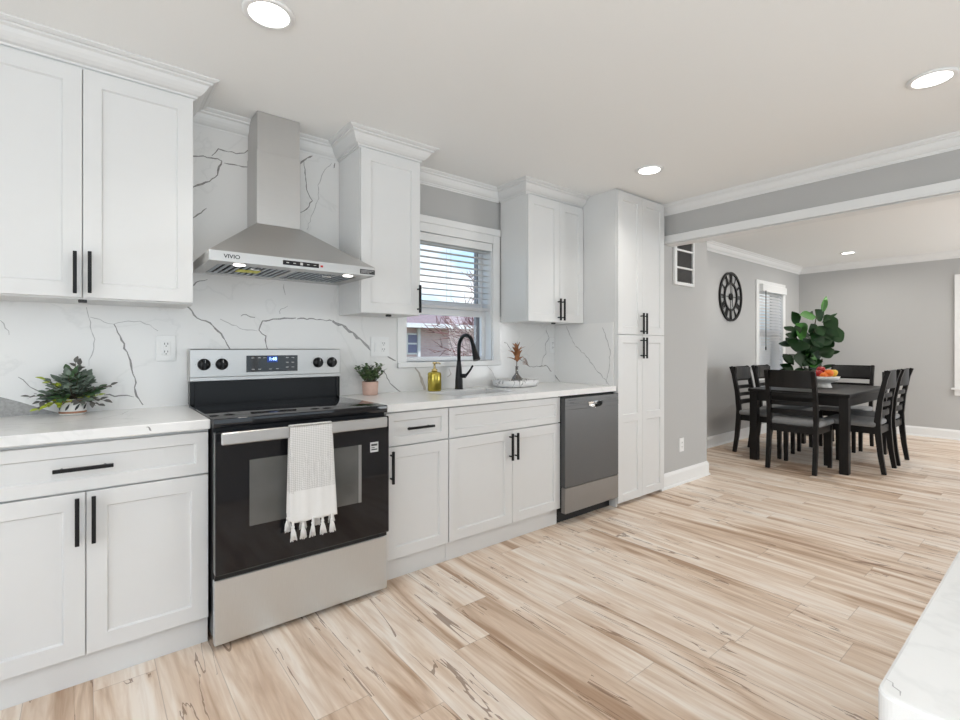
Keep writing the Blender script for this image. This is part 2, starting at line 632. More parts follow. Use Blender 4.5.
    def build(self, name, parent=None, loc=None, fix=True):
        off = Vector((0, 0, 0))
        if parent is not None:
            r = parent
            while r is not None:
                off += r.location
                r = r.parent
        elif loc is not None:
            off = Vector(loc)
        for v in self.bm.verts:
            v.co -= off
        if fix:
            bmesh.ops.recalc_face_normals(self.bm, faces=self.bm.faces)
        me = bpy.data.meshes.new(name)
        self.bm.to_mesh(me)
        self.bm.free()
        for m in self.mats:
            me.materials.append(m)
        o = bpy.data.objects.new(name, me)
        COL.objects.link(o)
        if parent is not None:
            o.parent = parent
        elif loc is not None:
            o.location = loc
        return o


def tag(o, label=None, cat=None, group=None, kind=None):
    if label:
        o['label'] = label
    if cat:
        o['category'] = cat
    if group:
        o['group'] = group
    if kind:
        o['kind'] = kind
    return o


def thing(name, label, cat, loc=(0, 0, 0), group=None):
    o = bpy.data.objects.new(name, None)
    COL.objects.link(o)
    o.empty_display_size = 0.1
    o.location = loc
    return tag(o, label, cat, group)


def struct(o):
    return tag(o, kind='structure')


def copy_tree(o, parent=None):
    c = o.copy()
    COL.objects.link(c)
    if parent is not None:
        c.parent = parent
    for ch in [q for q in KIDS.get(o.name, [])]:
        copy_tree(ch, c)
    return c


KIDS = {}


def index_children():
    KIDS.clear()
    for o in bpy.data.objects:
        if o.parent:
            KIDS.setdefault(o.parent.name, []).append(o)


CROWN = [(0.0, 0.088), (0.007, 0.088), (0.008, 0.080), (0.014, 0.079), (0.015, 0.071), (0.024, 0.066), (0.034, 0.055),
         (0.042, 0.041), (0.048, 0.026), (0.058, 0.021), (0.059, 0.014), (0.066, 0.013), (0.077, 0.005), (0.078, 0.0), (0.0, 0.0)]
BASE = [(0.0, 0.0), (0.024, 0.0), (0.022, 0.014), (0.014, 0.020), (0.014, 0.105), (0.009, 0.118), (0.004, 0.130), (0.0, 0.130)]


def run_moulding(path, prof, z0, sgn, m, side, scale=1.0, wide=1.0):
    """sweep a profile (out, height) along a mitred plan path; side=+1: outwards is left of travel"""
    mb = MB()
    P = [Vector((p[0], p[1])) for p in path]
    n = len(P)
    rings = []
    for k in range(n):
        ns = []
        if k > 0:
            d = (P[k] - P[k - 1]).normalized()
            ns.append(Vector((-d.y, d.x)) * side)
        if k < n - 1:
            d = (P[k + 1] - P[k]).normalized()
            ns.append(Vector((-d.y, d.x)) * side)
        if len(ns) == 2:
            s = ns[0] + ns[1]
            mit = s / max(0.2, s.dot(ns[0]))
        else:
            mit = ns[0]
        rings.append([mb.bm.verts.new((P[k].x + mit.x * o * scale * wide, P[k].y + mit.y * o * scale * wide, z0 + sgn * h * scale)) for o, h in prof])
    i = mb.mi(m)
    c = len(prof)
    for a, b in zip(rings, rings[1:]):
        for j in range(c):
            f = mb.bm.faces.new((a[j], a[(j + 1) % c], b[(j + 1) % c], b[j]))
            f.material_index = i
    for r in (rings[0], rings[-1]):
        mb.bm.faces.new(r).material_index = i
    return mb


def shaker(mb, x0, x1, z0, z1, yf, m, thick=0.02, rail=0.058, rec=0.009, splits=()):
    """recessed-panel door facing -Y; splits = z ranges of extra mid rails"""
    bm = mb.bm
    i = mb.mi(m)
    yb = yf + thick

    def q(*p):
        f = bm.faces.new([bm.verts.new(v) for v in p])
        f.material_index = i
    b = 0.0012
    # body (sides and back) and a tiny chamfer
    o = [(x0, z0), (x1, z0), (x1, z1), (x0, z1)]
    inn = [(x0 + b, z0 + b), (x1 - b, z0 + b), (x1 - b, z1 - b), (x0 + b, z1 - b)]
    for k in range(4):
        a, c = o[k], o[(k + 1) % 4]
        q((a[0], yb, a[1]), (c[0], yb, c[1]), (c[0], yf + b, c[1]), (a[0], yf + b, a[1]))
        d, e = inn[k], inn[(k + 1) % 4]
        q((a[0], yf + b, a[1]), (c[0], yf + b, c[1]), (e[0], yf, e[1]), (d[0], yf, d[1]))
    q(*[(p[0], yb, p[1]) for p in o])
    zs = [z0 + b] + [v for s in splits for v in ((s[0] + s[1]) / 2,)] + [z1 - b]
    cuts = [z0 + rail] + [v for s in splits for v in s] + [z1 - rail]
    xa, xb = x0 + b, x1 - b
    for k in range(len(zs) - 1):
        za, zb = zs[k], zs[k + 1]
        pa, pb = cuts[2 * k], cuts[2 * k + 1]
        out = [(xa, za), (xb, za), (xb, zb), (xa, zb)]
        rim = [(x0 + rail, pa), (x1 - rail, pa), (x1 - rail, pb), (x0 + rail, pb)]
        s = 0.005
        pan = [(x0 + rail + s, pa + s), (x1 - rail - s, pa + s), (x1 - rail - s, pb - s), (x0 + rail + s, pb - s)]
        for j in range(4):
            j2 = (j + 1) % 4
            q((out[j][0], yf, out[j][1]), (out[j2][0], yf, out[j2][1]), (rim[j2][0], yf, rim[j2][1]), (rim[j][0], yf, rim[j][1]))
            q((rim[j][0], yf, rim[j][1]), (rim[j2][0], yf, rim[j2][1]), (pan[j2][0], yf + rec, pan[j2][1]), (pan[j][0], yf + rec, pan[j][1]))
        q(*[(p[0], yf + rec, p[1]) for p in pan])
    return mb


def handle(parent, x, z, yf, length, axis='z', m=None):
    m = m or BLACK
    mb = MB()
    h, s = length / 2, 0.0062
    yo = yf - 0.036
    if axis == 'z':
        mb.box(x - s, x + s, yo, yo + 2 * s, z - h, z + h, m, 0.0012)
        for d in (-h * 0.72, h * 0.72):
            mb.cyl((x, yo + s, z + d), 0.0045, yf - yo - s, m, 12, 'y')
    else:
        mb.box(x - h, x + h, yo, yo + 2 * s, z - s, z + s, m, 0.0012)
        for d in (-h * 0.72, h * 0.72):
            mb.cyl((x + d, yo + s, z), 0.0045, yf - yo - s, m, 12, 'y')
    return tag(mb.build('handle', parent), 'black bar handle')


def door(parent, x0, x1, z0, z1, yf, hx=None, hz=None, hl=0.16, splits=(), rail=0.058):
    d = shaker(MB(), x0, x1, z0, z1, yf, CAB, splits=splits, rail=rail).build('door', parent, fix=True)
    if hx is not None:
        handle(d, hx, hz, yf, hl)
    return d


def drawer(parent, x0, x1, z0, z1, yf, hx=None, hl=0.16, name='drawer'):
    d = shaker(MB(), x0, x1, z0, z1, yf, CAB, rail=0.042).build(name, parent, fix=True)
    if hx is not None:
        handle(d, hx, (z0 + z1) / 2, yf, hl, 'x')
    return d


# ================================================================== the setting
KZ, DZ = 2.402, 2.47         # ceiling heights, kitchen and dining
XH0, XH1 = 3.43, 3.545       # header
XE, YS, XW = 8.424, -5.4, -2.6
SX0, SX1, SY = 3.36, 4.17, -0.592   # chase beside the pantry

b = MB()
b.box(XW - 0.15, XE + 0.15, YS - 0.15, 0.16, -0.12, 0, FLOOR)
struct(b.build('floor'))
b = MB()
b.box(XW, XH0, YS, 0, KZ, KZ + 0.12, CEIL)
b.box(XH0, XE, YS, 0, DZ, DZ + 0.12, CEIL)
struct(b.build('ceiling'))


def wall_with_holes(u0, u1, z0, z1, holes, put):
    """holes = (ua, ub, za, zb) sorted along u"""
    u = u0
    for ua, ub, za, zb in holes:
        put(u, ua, z0, z1)
        put(ua, ub, z0, za)
        put(ua, ub, zb, z1)
        u = ub
    put(u, u1, z0, z1)


KW = (1.25, 2.0, 1.11, 1.99)
DW_ = (6.86, 7.72, 0.80, 2.06)
FW = (-2.86, -1.88, 0.70, 2.07)
b = MB()
wall_with_holes(XW - 0.15, XE + 0.15, 0, 2.6, [KW, DW_], lambda a, c, d, e: b.box(a, c, 0, 0.16, d, e, WALL) if c > a and e > d else None)
struct(b.build('wall_north'))
b = MB()
wall_with_holes(YS, 0, 0, 2.6, [FW], lambda a, c, d, e: b.box(XE, XE + 0.15, a, c, d, e, WALL))
struct(b.build('wall_east'))
b = MB()
PW, SW = (-1.3, 3.1, 0.02, 2.18), (5.5, 8.2, 0.48, 2.12)  # unseen openings, put in for the rear and dining fill lights
wall_with_holes(XW - 0.15, XE + 0.15, 0, 2.6, [PW, SW], lambda a, c, d, e: b.box(a, c, YS - 0.15, YS, d, e, WALL) if e > d else None)
struct(b.build('wall_south'))
b = MB()
WW = (-3.95, -1.25, 0.42, 2.18)  # unseen opening, put in for the side fill light
wall_with_holes(YS, 0, 0, 2.6, [WW], lambda a, c, d, e: b.box(XW - 0.15, XW, a, c, d, e, WALL))
struct(b.build('wall_west'))

# chase wall with the vent, and the header over the opening
b = MB()
b.box(SX0, SX1, SY, 0, 0, DZ, WALL)
struct(b.build('wall_chase'))
b = MB()
b.box(XH0, XH1, YS, SY, 2.09, DZ + 0.02, WALL)
struct(b.build('wall_header'))
b = MB()
b.box(XH0 - 0.014, XH0, YS, SY - 0.001, 2.083, 2.150, TRIM, 0.002)
b.box(XH0 - 0.02, XH0, YS, SY - 0.001, 2.083, 2.098, TRIM, 0.002)
b.box(XH0, XH1 + 0.012, YS, SY - 0.001, 2.076, 2.09, TRIM, 0.002)
struct(b.build('trim_1'))

# crown mouldings
struct(run_moulding([(XH0, SY), (XH0, YS)], CROWN, KZ, -1, TRIM, -1, 0.92).build('trim_2'))
struct(run_moulding([(XH1, SY), (SX1, SY), (SX1, 0), (XE, 0), (XE, YS)], CROWN, DZ, -1, TRIM, -1, 1.1).build('trim_3'))
struct(run_moulding([(-0.013, 0), (0.279, 0)], CROWN, KZ, -1, TRIM, -1).build('trim_4'))
struct(run_moulding([(0.491, 0), (0.780, 0)], CROWN, KZ, -1, TRIM, -1).build('trim_5'))
struct(run_moulding([(1.174, 0), (2.068, 0)], CROWN, KZ, -1, TRIM, -1).build('trim_6'))
struct(run_moulding([(3.3465, SY), (SX1, SY), (SX1, 0), (XE, 0), (XE, YS)], BASE, 0, 1, TRIM, -1).build('baseboard_dining'))


# ------------------------------------------------------------------ windows
def empty_struct(name, loc):
    o = bpy.data.objects.new(name, None)
    COL.objects.link(o)
    o.location = loc
    return struct(o)


def double_hung(name, x0, x1, z0, z1, zm, cl, cr, ctop, cbot, cap=True):
    w = empty_struct(name, (x0, 0, z0))
    b = MB()      # casing on the room side
    b.box(x0 - cl, x0, -0.018, 0, z0 - 0.02, z1 + ctop, TRIM, 0.002)
    b.box(x1, x1 + cr, -0.018, 0, z0 - 0.02, z1 + ctop, TRIM, 0.002)
    b.box(x0, x1, -0.018, 0, z1, z1 + ctop, TRIM, 0.002)
    if cap:
        b.box(x0 - cl, x1 + cr, -0.030, -0.018, z1 + ctop * 0.55, z1 + ctop, TRIM, 0.003)
    b.build('casing', w)
    b = MB()
    b.box(x0 - cl, x1 + cr, -0.035, 0.0, z0 - cbot, z0 - 0.004, TRIM, 0.003)
    b.box(x0, x1, 0.0, 0.07, z0 - 0.012, z0 + 0.002, TRIM)
    b.build('sill', w)
    b = MB()      # jamb liners and outer track
    b.box(x0, x0 + 0.008, 0, 0.15, z0, z1, VINYL)
    b.box(x1 - 0.008, x1, 0, 0.15, z0, z1, VINYL)
    b.box(x0, x1, 0, 0.15, z1 - 0.008, z1, VINYL)
    b.build('jamb', w)
    tr = MB()
    tr.box(x1 - 0.055, x1 - 0.008, 0.128, 0.150, z0, z1, GREYV)
    tr.box(x0 + 0.008, x0 + 0.03, 0.128, 0.150, z0, z1, GREYV)
    tr.build('track', w)

    def sash(ya, yb, za, zb, st, top, bot, m):
        s = MB()
        s.box(x0 + 0.008, x0 + st, ya, yb, za, zb, m, 0.003)
        s.box(x1 - st, x1 - 0.008, ya, yb, za, zb, m, 0.003)
        s.box(x0 + st, x1 - st, ya, yb, za, za + bot, m, 0.003)
        s.box(x0 + st, x1 - st, ya, yb, zb - top, zb, m, 0.003)
        o = s.build('sash', w)
        g = MB()
        g.box(x0 + st, x1 - st, (ya + yb) / 2 - 0.002, (ya + yb) / 2 + 0.002, za + bot, zb - top, GLASS)
        g.build('pane', o)
    sash(0.070, 0.100, z0, zm + 0.025, 0.042, 0.065, 0.028, VINYL)
    sash(0.102, 0.127, zm + 0.02, z1 - 0.008, 0.038, 0.035, 0.04, VINYL)
    return w


double_hung('window_1', KW[0], KW[1], KW[2], KW[3], 1.475, 0.07, 0.066, 0.11, 0.04)
double_hung('window_2', DW_[0], DW_[1], DW_[2], DW_[3], 1.40, 0.09, 0.09, 0.09, 0.05, False)

w = empty_struct('window_3', (XE, FW[0], FW[2]))
b = MB()
for ya, yb in ((FW[0] - 0.09, FW[0]), (FW[1], FW[1] + 0.09)):
    b.box(XE - 0.02, XE, ya, yb, FW[2] - 0.02, FW[3] + 0.09, TRIM, 0.002)
b.box(XE - 0.02, XE, FW[0], FW[1], FW[3], FW[3] + 0.09, TRIM, 0.002)
b.build('casing', w)
b = MB()
b.box(XE - 0.045, XE, FW[0] - 0.12, FW[1] + 0.12, FW[2] - 0.045, FW[2] - 0.02, TRIM, 0.003)
b.box(XE - 0.02, XE, FW[0] - 0.09, FW[1] + 0.09, FW[2] - 0.12, FW[2] - 0.045, TRIM, 0.002)
b.build('sill', w)
b = MB()
for ya, yb in ((FW[0], FW[0] + 0.05), (FW[1] - 0.05, FW[1])):
    b.box(XE + 0.06, XE + 0.10, ya, yb, FW[2], FW[3], VINYL, 0.003)
b.box(XE + 0.06, XE + 0.10, FW[0], FW[1], FW[2], FW[2] + 0.05, VINYL)
b.box(XE + 0.06, XE + 0.10, FW[0], FW[1], FW[3] - 0.05, FW[3], VINYL)
b.box(XE + 0.06, XE + 0.10, FW[0], FW[1], 1.36, 1.41, VINYL)
o = b.build('sash', w)
g = MB()
g.box(XE + 0.078, XE + 0.082, FW[0] + 0.05, FW[1] - 0.05, FW[2] + 0.05, FW[3] - 0.05, GLASS)
g.build('pane', o)


def simple_frame(name, horizontal, u0, u1, z0, z1, at, mull):
    b = MB()

    def put(a, c, d, e):
        if horizontal:
            b.box(a, c, at, at + 0.06, d, e, VINYL)
        else:
            b.box(at, at + 0.06, a, c, d, e, VINYL)
    put(u0, u0 + 0.06, z0, z1)
    put(u1 - 0.06, u1, z0, z1)
    put(u0 + 0.06, u1 - 0.06, z1 - 0.06, z1)
    put(u0 + 0.06, u1 - 0.06, z0, z0 + 0.06)
    for k in range(1, mull):
        u = u0 + (u1 - u0) * k / mull
        put(u - 0.04, u + 0.04, z0 + 0.06, z1 - 0.06)
    return struct(b.build(name))


simple_frame('door_1', True, PW[0], PW[1], PW[2], PW[3], YS - 0.12, 3)  # plain frames for the unseen openings of the fill lights
simple_frame('window_4', True, SW[0], SW[1], SW[2], SW[3], YS - 0.12, 3)
simple_frame('window_5', False, WW[0], WW[1], WW[2], WW[3], XW - 0.12, 3)


def blind(name, label, axis, at, u0, u1, ztop, zbot, pitch, tilt, val_h, val_out, cord=None, n=None, sw=0.05):
    """horizontal slat blind; at = centre plane of the slats; axis 'x' runs along X facing -Y, 'y' runs along Y facing -X"""
    um = (u0 + u1) / 2
    loc = (um, at, zbot) if axis == 'x' else (at, um, zbot)
    t = thing(name, label, 'blind', loc)

    def put(mb, a, c, d0, d1, z0, z1, m, bev=0.0):
        if axis == 'x':
            mb.box(a, c, at + d0, at + d1, z0, z1, m, bev)
        else:
            mb.box(at + d0, at + d1, a, c, z0, z1, m, bev)
    v = MB()
    put(v, u0 - (0.012 if val_out else 0), u1 + (0.012 if val_out else 0), -0.052 - val_out, -0.037 - val_out, ztop - val_h, ztop, TRIM, 0.003)
    if val_out:
        put(v, u0 - 0.012, u0 - 0.002, -0.037 - val_out, -0.02, ztop - val_h, ztop, TRIM)
        put(v, u1 + 0.002, u1 + 0.012, -0.037 - val_out, -0.02, ztop - val_h, ztop, TRIM)
    put(v, u0, u1, -0.028, 0.025, ztop - 0.045, ztop - 0.002, BLIND)
    v.build('headrail', t)
    z = ztop - val_h - pitch * 0.25
    while z > zbot + 0.03:
        s = MB()
        c, sn = math.cos(tilt) * sw / 2, math.sin(tilt) * sw / 2
        if axis == 'x':
            p = [(u0 + 0.004, at - c, z - sn - 0.0013), (u0 + 0.004, at - c, z - sn + 0.0013), (u0 + 0.004, at + c, z + sn + 0.0013), (u0 + 0.004, at + c, z + sn - 0.0013)]
            s.prism(p, (u1 - u0 - 0.008, 0, 0), BLIND)
        else:
            p = [(at - c, u0 + 0.004, z - sn - 0.0013), (at - c, u0 + 0.004, z - sn + 0.0013), (at + c, u0 + 0.004, z + sn + 0.0013), (at + c, u0 + 0.004, z + sn - 0.0013)]
            s.prism(p, (0, u1 - u0 - 0.008, 0), BLIND)
        s.build('slat', t)
        z -= pitch
    r = MB()
    put(r, u0 + 0.004, u1 - 0.004, -0.024, 0.024, zbot, zbot + 0.022, BLIND, 0.004)
    r.build('bottom_rail', t)
    for f in (0.12, 0.5, 0.88):
        ld = MB()
        u = u0 + (u1 - u0) * f
        for d in (-0.027, 0.027):
            put(ld, u - 0.001, u + 0.001, d - 0.0008, d + 0.0008, zbot + 0.02, ztop - 0.05, BLIND)
        put(ld, u - 0.001, u + 0.001, -0.027, 0.027, ztop - 0.052, ztop - 0.050, BLIND)
        ld.build('ladder_cord', t)
    if cord:
        k = MB()
        put(k, cord[0] - 0.006, cord[0] + 0.006, -0.062 - val_out, -0.056 - val_out, cord[1], cord[2], CORD)
        put(k, cord[0] - 0.010, cord[0] + 0.010, -0.066 - val_out, -0.050 - val_out, cord[1] - 0.05, cord[1], CORD, 0.004)
        tag(k.build('pull_cord', t), 'dark pull cord')
    return t


blind('window_blind', 'white slatted blind with open slats in the window above the sink', 'x', 0.035, KW[0] + 0.010, KW[1] - 0.010, 1.985, 1.478, 0.0435, 0.0, 0.055, 0.0)
blind('window_blind', 'white slatted blind with dark pull cord in the window beside the wall clock', 'x', 0.02, DW_[0] + 0.012, DW_[1] - 0.012, 2.09, 0.815, 0.044, 0.95, 0.10, 0.035, (6.93, 1.22, 2.0))
blind('window_blind', 'white blind in the far window at the right edge of the photo', 'y', XE + 0.02, FW[0] + 0.01, FW[1] - 0.01, 2.065, 0.715, 0.044, 0.6, 0.07, 0.0)

# ------------------------------------------------------------------ outside the kitchen window
b = MB()
b.box(-15, 40, 1.5, 40, -0.7, -0.6, LAWN)
tag(b.build('lawn'), 'dry lawn outside the kitchen window', 'ground', kind='structure')
h = thing('neighbour_house', 'pinkish brick house with brown roof seen through the window above the sink', 'house', (9.5, 9.0, -0.6))
b = MB()
b.box(4.8, 16, 9.0, 13.0, -0.6, 1.80, BRICK)
b.build('wall', h)
b = MB()
b.prism([(4.4, 8.6, 1.78), (4.4, 8.6, 1.86), (4.4, 11.0, 2.62), (4.4, 13.4, 1.86), (4.4, 13.4, 1.78)], (12.0, 0, 0), ROOFM)
b.build('roof', h)
b = MB()
b.box(4.4, 16.4, 8.50, 8.60, 1.76, 1.88, TRIM)
b.box(6.82, 6.90, 8.90, 8.98, -0.6, 1.76, TRIM)
b.build('gutter', h)
for x in (6.53, 9.9):
    f = MB()
    f.box(x - 0.05, x + 0.33, 8.96, 9.0, 1.02, 1.62, TRIM)
    f.box(x, x + 0.28, 8.95, 8.96, 1.07, 1.30, HWIN)
    f.box(x, x + 0.28, 8.95, 8.96, 1.35, 1.57, HWIN)
    f.build('window', h)

rnd = random.Random(5)
t = thing('bare_tree', 'bare reddish branches of a tree outside the window above the sink', 'tree', (7.6, 6.3, -0.6))
b = MB()


def branch(p, d, ln, r, depth):
    r = max(r, 0.011)
    pts, rad = [Vector(p)], [r]
    d = Vector(d).normalized()
    for k in range(4):
        d = (d + Vector((rnd.uniform(-.22, .22), rnd.uniform(-.22, .22), rnd.uniform(-.12, .2)))).normalized()
        pts.append(pts[-1] + d * ln / 4)
        rad.append(r * (1 - 0.17 * (k + 1)))
    b.tube(pts, rad, BARK, 5)
    if depth > 0:
        for k in range(5 if depth > 1 else 3):
            s = rnd.randint(1, 4)
            nd = d + Vector((rnd.uniform(-1, 1), rnd.uniform(-.8, .8), rnd.uniform(-.5, .6)))
            branch(pts[s], nd, ln * 0.62, rad[s] * 0.75, depth - 1)


branch((7.9, 6.3, -0.6), (0.0, 0, 1), 1.9, 0.07, 0)
for dx, dz, z_ in ((-1, 0.12, 1.15), (-1, -0.15, 1.25), (-0.8, 0.35, 1.0), (0.7, 0.4, 0.9), (-0.9, 0.5, 0.8), (0.2, 1, 1.2), (0.8, 0.1, 1.2), (-0.5, 0.7, 0.9)):
    branch((7.9, 6.3, z_), (dx, rnd.uniform(-.3, .3), dz), 1.3, 0.034, 3)
b.build('branches', t)


# ================================================================== kitchen run
CT = 0.914
FY = -0.60           # face of base doors


def crown_part(parent, path):
    return run_moulding(path, CROWN, KZ, -1, CAB, -1, 1.0, 1.2).build('crown_moulding', parent)


def base_cabinet(name, label, x0, x1, hollow=False):
    t = thing(name, label, 'cabinet', ((x0 + x1) / 2, -0.3, 0), 'base cabinets')
    b = MB()
    if hollow:
        b.box(x0, x0 + 0.018, FY + 0.0205, -0.014, 0.112, 0.875, CAB)
        b.box(x1 - 0.018, x1, FY + 0.0205, -0.014, 0.112, 0.875, CAB)
        b.box(x0 + 0.018, x1 - 0.018, FY + 0.0205, -0.014, 0.112, 0.130, CAB)
        b.box(x0 + 0.018, x1 - 0.018, -0.022, -0.014, 0.130, 0.875, CAB)
        b.box(x0 + 0.018, x1 - 0.018, FY + 0.0205, FY + 0.04, 0.130, 0.875, CAB)
    else:
        b.box(x0, x1, FY + 0.0205, -0.014, 0.112, 0.875, CAB)
    b.build('body', t)
    b = MB()
    b.box(x0, x1, -0.566, -0.55, 0.0, 0.112, CAB)
    b.build('toe_kick', t)
    return t


t = base_cabinet('base_cabinet', 'white base cabinet left of the range with one wide drawer over two doors', -0.775, -0.004)
drawer(t, -0.772, -0.007, 0.697, 0.862, FY, -0.395, 0.165)
door(t, -0.772, -0.391, 0.114, 0.690, FY, -0.413, 0.595, 0.165)
door(t, -0.388, -0.007, 0.114, 0.690, FY, -0.368, 0.595, 0.165)

t = base_cabinet('base_cabinet', 'narrow white base cabinet right of the range with small drawer over one door', 0.768, 1.176)
drawer(t, 0.790, 1.174, 0.697, 0.866, FY, 0.982, 0.165)
door(t, 0.790, 1.174, 0.114, 0.690, FY, 0.815, 0.592, 0.165)

t = base_cabinet('base_cabinet', 'white sink base cabinet with long false drawer front over two doors', 1.178, 2.100, True)
drawer(t, 1.181, 2.098, 0.697, 0.866, FY, None, name='false_front')
door(t, 1.181, 1.657, 0.114, 0.690, FY, 1.636, 0.592, 0.165)
door(t, 1.660, 2.098, 0.114, 0.690, FY, 1.681, 0.592, 0.165)

UY = -0.315
UZ0, UZ1 = 1.395, 2.315


def upper_cabinet(label, x0, x1, path):
    t = thing('upper_cabinet', label, 'cabinet', ((x0 + x1) / 2, -0.15, UZ0), 'upper cabinets')
    b = MB()
    b.box(x0, x1, UY + 0.0205, -0.014, UZ0, UZ1, CAB)
    b.box(x0 + 0.002, x1 - 0.002, UY + 0.024, -0.014, UZ1, KZ - 0.001, CAB)
    b.build('body', t)
    b = MB()
    xm = (x0 + x1) / 2
    b.box(xm - 0.014, xm + 0.014, -0.285, -0.262, UZ0 - 0.012, UZ0 - 0.0005, DARKSLOT, 0.002)
    tag(b.build('sensor', t), 'small dark sensor under the cabinet')
    crown_part(t, path)
    return t


CZ = UY + 0.024
t = upper_cabinet('white two-door upper cabinet left of the range hood', -0.785, -0.017, [(-0.785, CZ), (-0.019, CZ), (-0.019, -0.0145)])
door(t, -0.782, -0.4025, UZ0 + 0.006, UZ1 - 0.004, UY, -0.424, 1.496, 0.165)
door(t, -0.3995, -0.019, UZ0 + 0.006, UZ1 - 0.004, UY, -0.379, 1.5, 0.165)
t = upper_cabinet('white single-door upper cabinet between the range hood and the window', 0.786, 1.170, [(0.788, -0.0145), (0.788, CZ), (1.168, CZ), (1.168, -0.0145)])
door(t, 0.788, 1.168, UZ0 + 0.002, UZ1 - 0.004, UY, 1.150, 1.492, 0.165)
t = upper_cabinet('white two-door upper cabinet between the window and the pantry', 2.076, 2.698, [(2.078, -0.0145), (2.078, CZ), (2.696, CZ)])
door(t, 2.079, 2.4145, UZ0 + 0.002, UZ1 - 0.004, UY, 2.394, 1.492, 0.165)
door(t, 2.4175, 2.694, UZ0 + 0.002, UZ1 - 0.004, UY, 2.437, 1.492, 0.165)

# pantry
PY = -0.637
t = thing('pantry_cabinet', 'tall white four-door pantry cabinet right of the dishwasher', 'cabinet', (3.02, -0.31, 0))
b = MB()
b.box(2.700, 3.345, PY + 0.0205, -0.001, 0.035, KZ - 0.001, CAB)
b.build('body', t)
b = MB()
b.box(2.705, 3.345, PY + 0.06, PY + 0.075, 0.0, 0.035, CAB)
b.box(2.700, 2.716, PY + 0.0205, -0.3, 0.0, 0.035, CAB)
b.build('toe_kick', t)
pm = 3.020
for za, zb, hz, sp in ((0.030, 1.299, 1.2, [(0.632, 0.690)]), (1.304, 2.385, 1.392, [])):
    door(t, 2.704, pm - 0.0015, za, zb, PY, pm - 0.022, hz, 0.165, sp)
    door(t, pm + 0.0015, 3.343, za, zb, PY, pm + 0.022, hz, 0.165, sp)

# worktops
t = MB()
t.box(-0.79, -0.003, -0.625, -0.0135, 0.876, CT, QUARTZ, 0.003)
VT = [(0.004, 0, [(-0.62, -0.30), (-0.48, -0.36), (-0.36, -0.33), (-0.22, -0.42)]), (0.003, 0, [(-0.36, -0.33), (-0.27, -0.22), (-0.24, -0.10)])]


def ribbon(mb, pts, w, m, put, rnd, jag=0.45):
    """a vein: a sliver with an uneven width laid in the polished face"""
    P = []
    for k in range(len(pts) - 1):
        a, c = Vector(pts[k]), Vector(pts[k + 1])
        s = max(2, int((c - a).length / 0.018))
        nrm = Vector((-(c - a).y, (c - a).x)).normalized()
        for j in range(s):
            off = 0 if j == 0 else rnd.uniform(-1, 1) * 0.0055
            P.append(a.lerp(c, j / s) + nrm * off)
    P.append(Vector(pts[-1]))
    L, R = [], []
    n = len(P)
    for k in range(n):
        d = (P[min(k + 1, n - 1)] - P[max(k - 1, 0)])
        d = d.normalized() if d.length > 1e-6 else Vector((1, 0))
        q = Vector((-d.y, d.x))
        e = 0.85 * min(1.0, 0.6 + 4.0 * min(k, n - 1 - k) / n)
        ww = w * 0.5 * e * (1 + rnd.uniform(-jag, jag * 1.4))
        L.append(mb.bm.verts.new(put(P[k] + q * ww)))
        R.append(mb.bm.verts.new(put(P[k] - q * ww)))
    i = mb.mi(m)
    for k in range(n - 1):
        f = mb.bm.faces.new((L[k], R[k], R[k + 1], L[k + 1]))
        f.material_index = i


rv = random.Random(3)
for w_, s_, p_ in VT:
    ribbon(t, p_, w_, VEINM[s_], lambda q: (q.x, q.y, CT + 0.0002), rv)
ribbon(t, [(-0.215, 0.905), (-0.205, 0.898), (-0.20, 0.889)], 0.005, VEINM[1], lambda q: (q.x, -0.6254, q.y), rv)
tag(t.build('worktop', None, (-0.4, -0.32, 0.876), fix=False), 'white veined quartz worktop left of the range holding the leafy plant', 'worktop', 'quartz worktops')
t = MB()
SKX0, SKX1, SKY0, SKY1 = 1.30, 1.80, -0.475, -0.170
t.box(0.766, 2.6975, -0.625, SKY0, 0.876, CT, QUARTZ)
t.box(0.766, 2.698, SKY1, -0.0135, 0.876, CT, QUARTZ)
t.box(0.766, SKX0, SKY0, SKY1, 0.876, CT, QUARTZ)
t.box(SKX1, 2.698, SKY0, SKY1, 0.876, CT, QUARTZ)
ribbon(t, [(1.80, -0.55), (1.88, -0.52), (1.95, -0.53)], 0.006, VEINM[0], lambda q: (q.x, q.y, CT + 0.0002), rv)
ribbon(t, [(2.45, -0.45), (2.52, -0.50), (2.62, -0.48)], 0.006, VEINM[0], lambda q: (q.x, q.y, CT + 0.0002), rv)
tag(t.build('worktop', None, (1.73, -0.32, 0.876), fix=False), 'white veined quartz worktop with the sink, right of the range', 'worktop', 'quartz worktops')

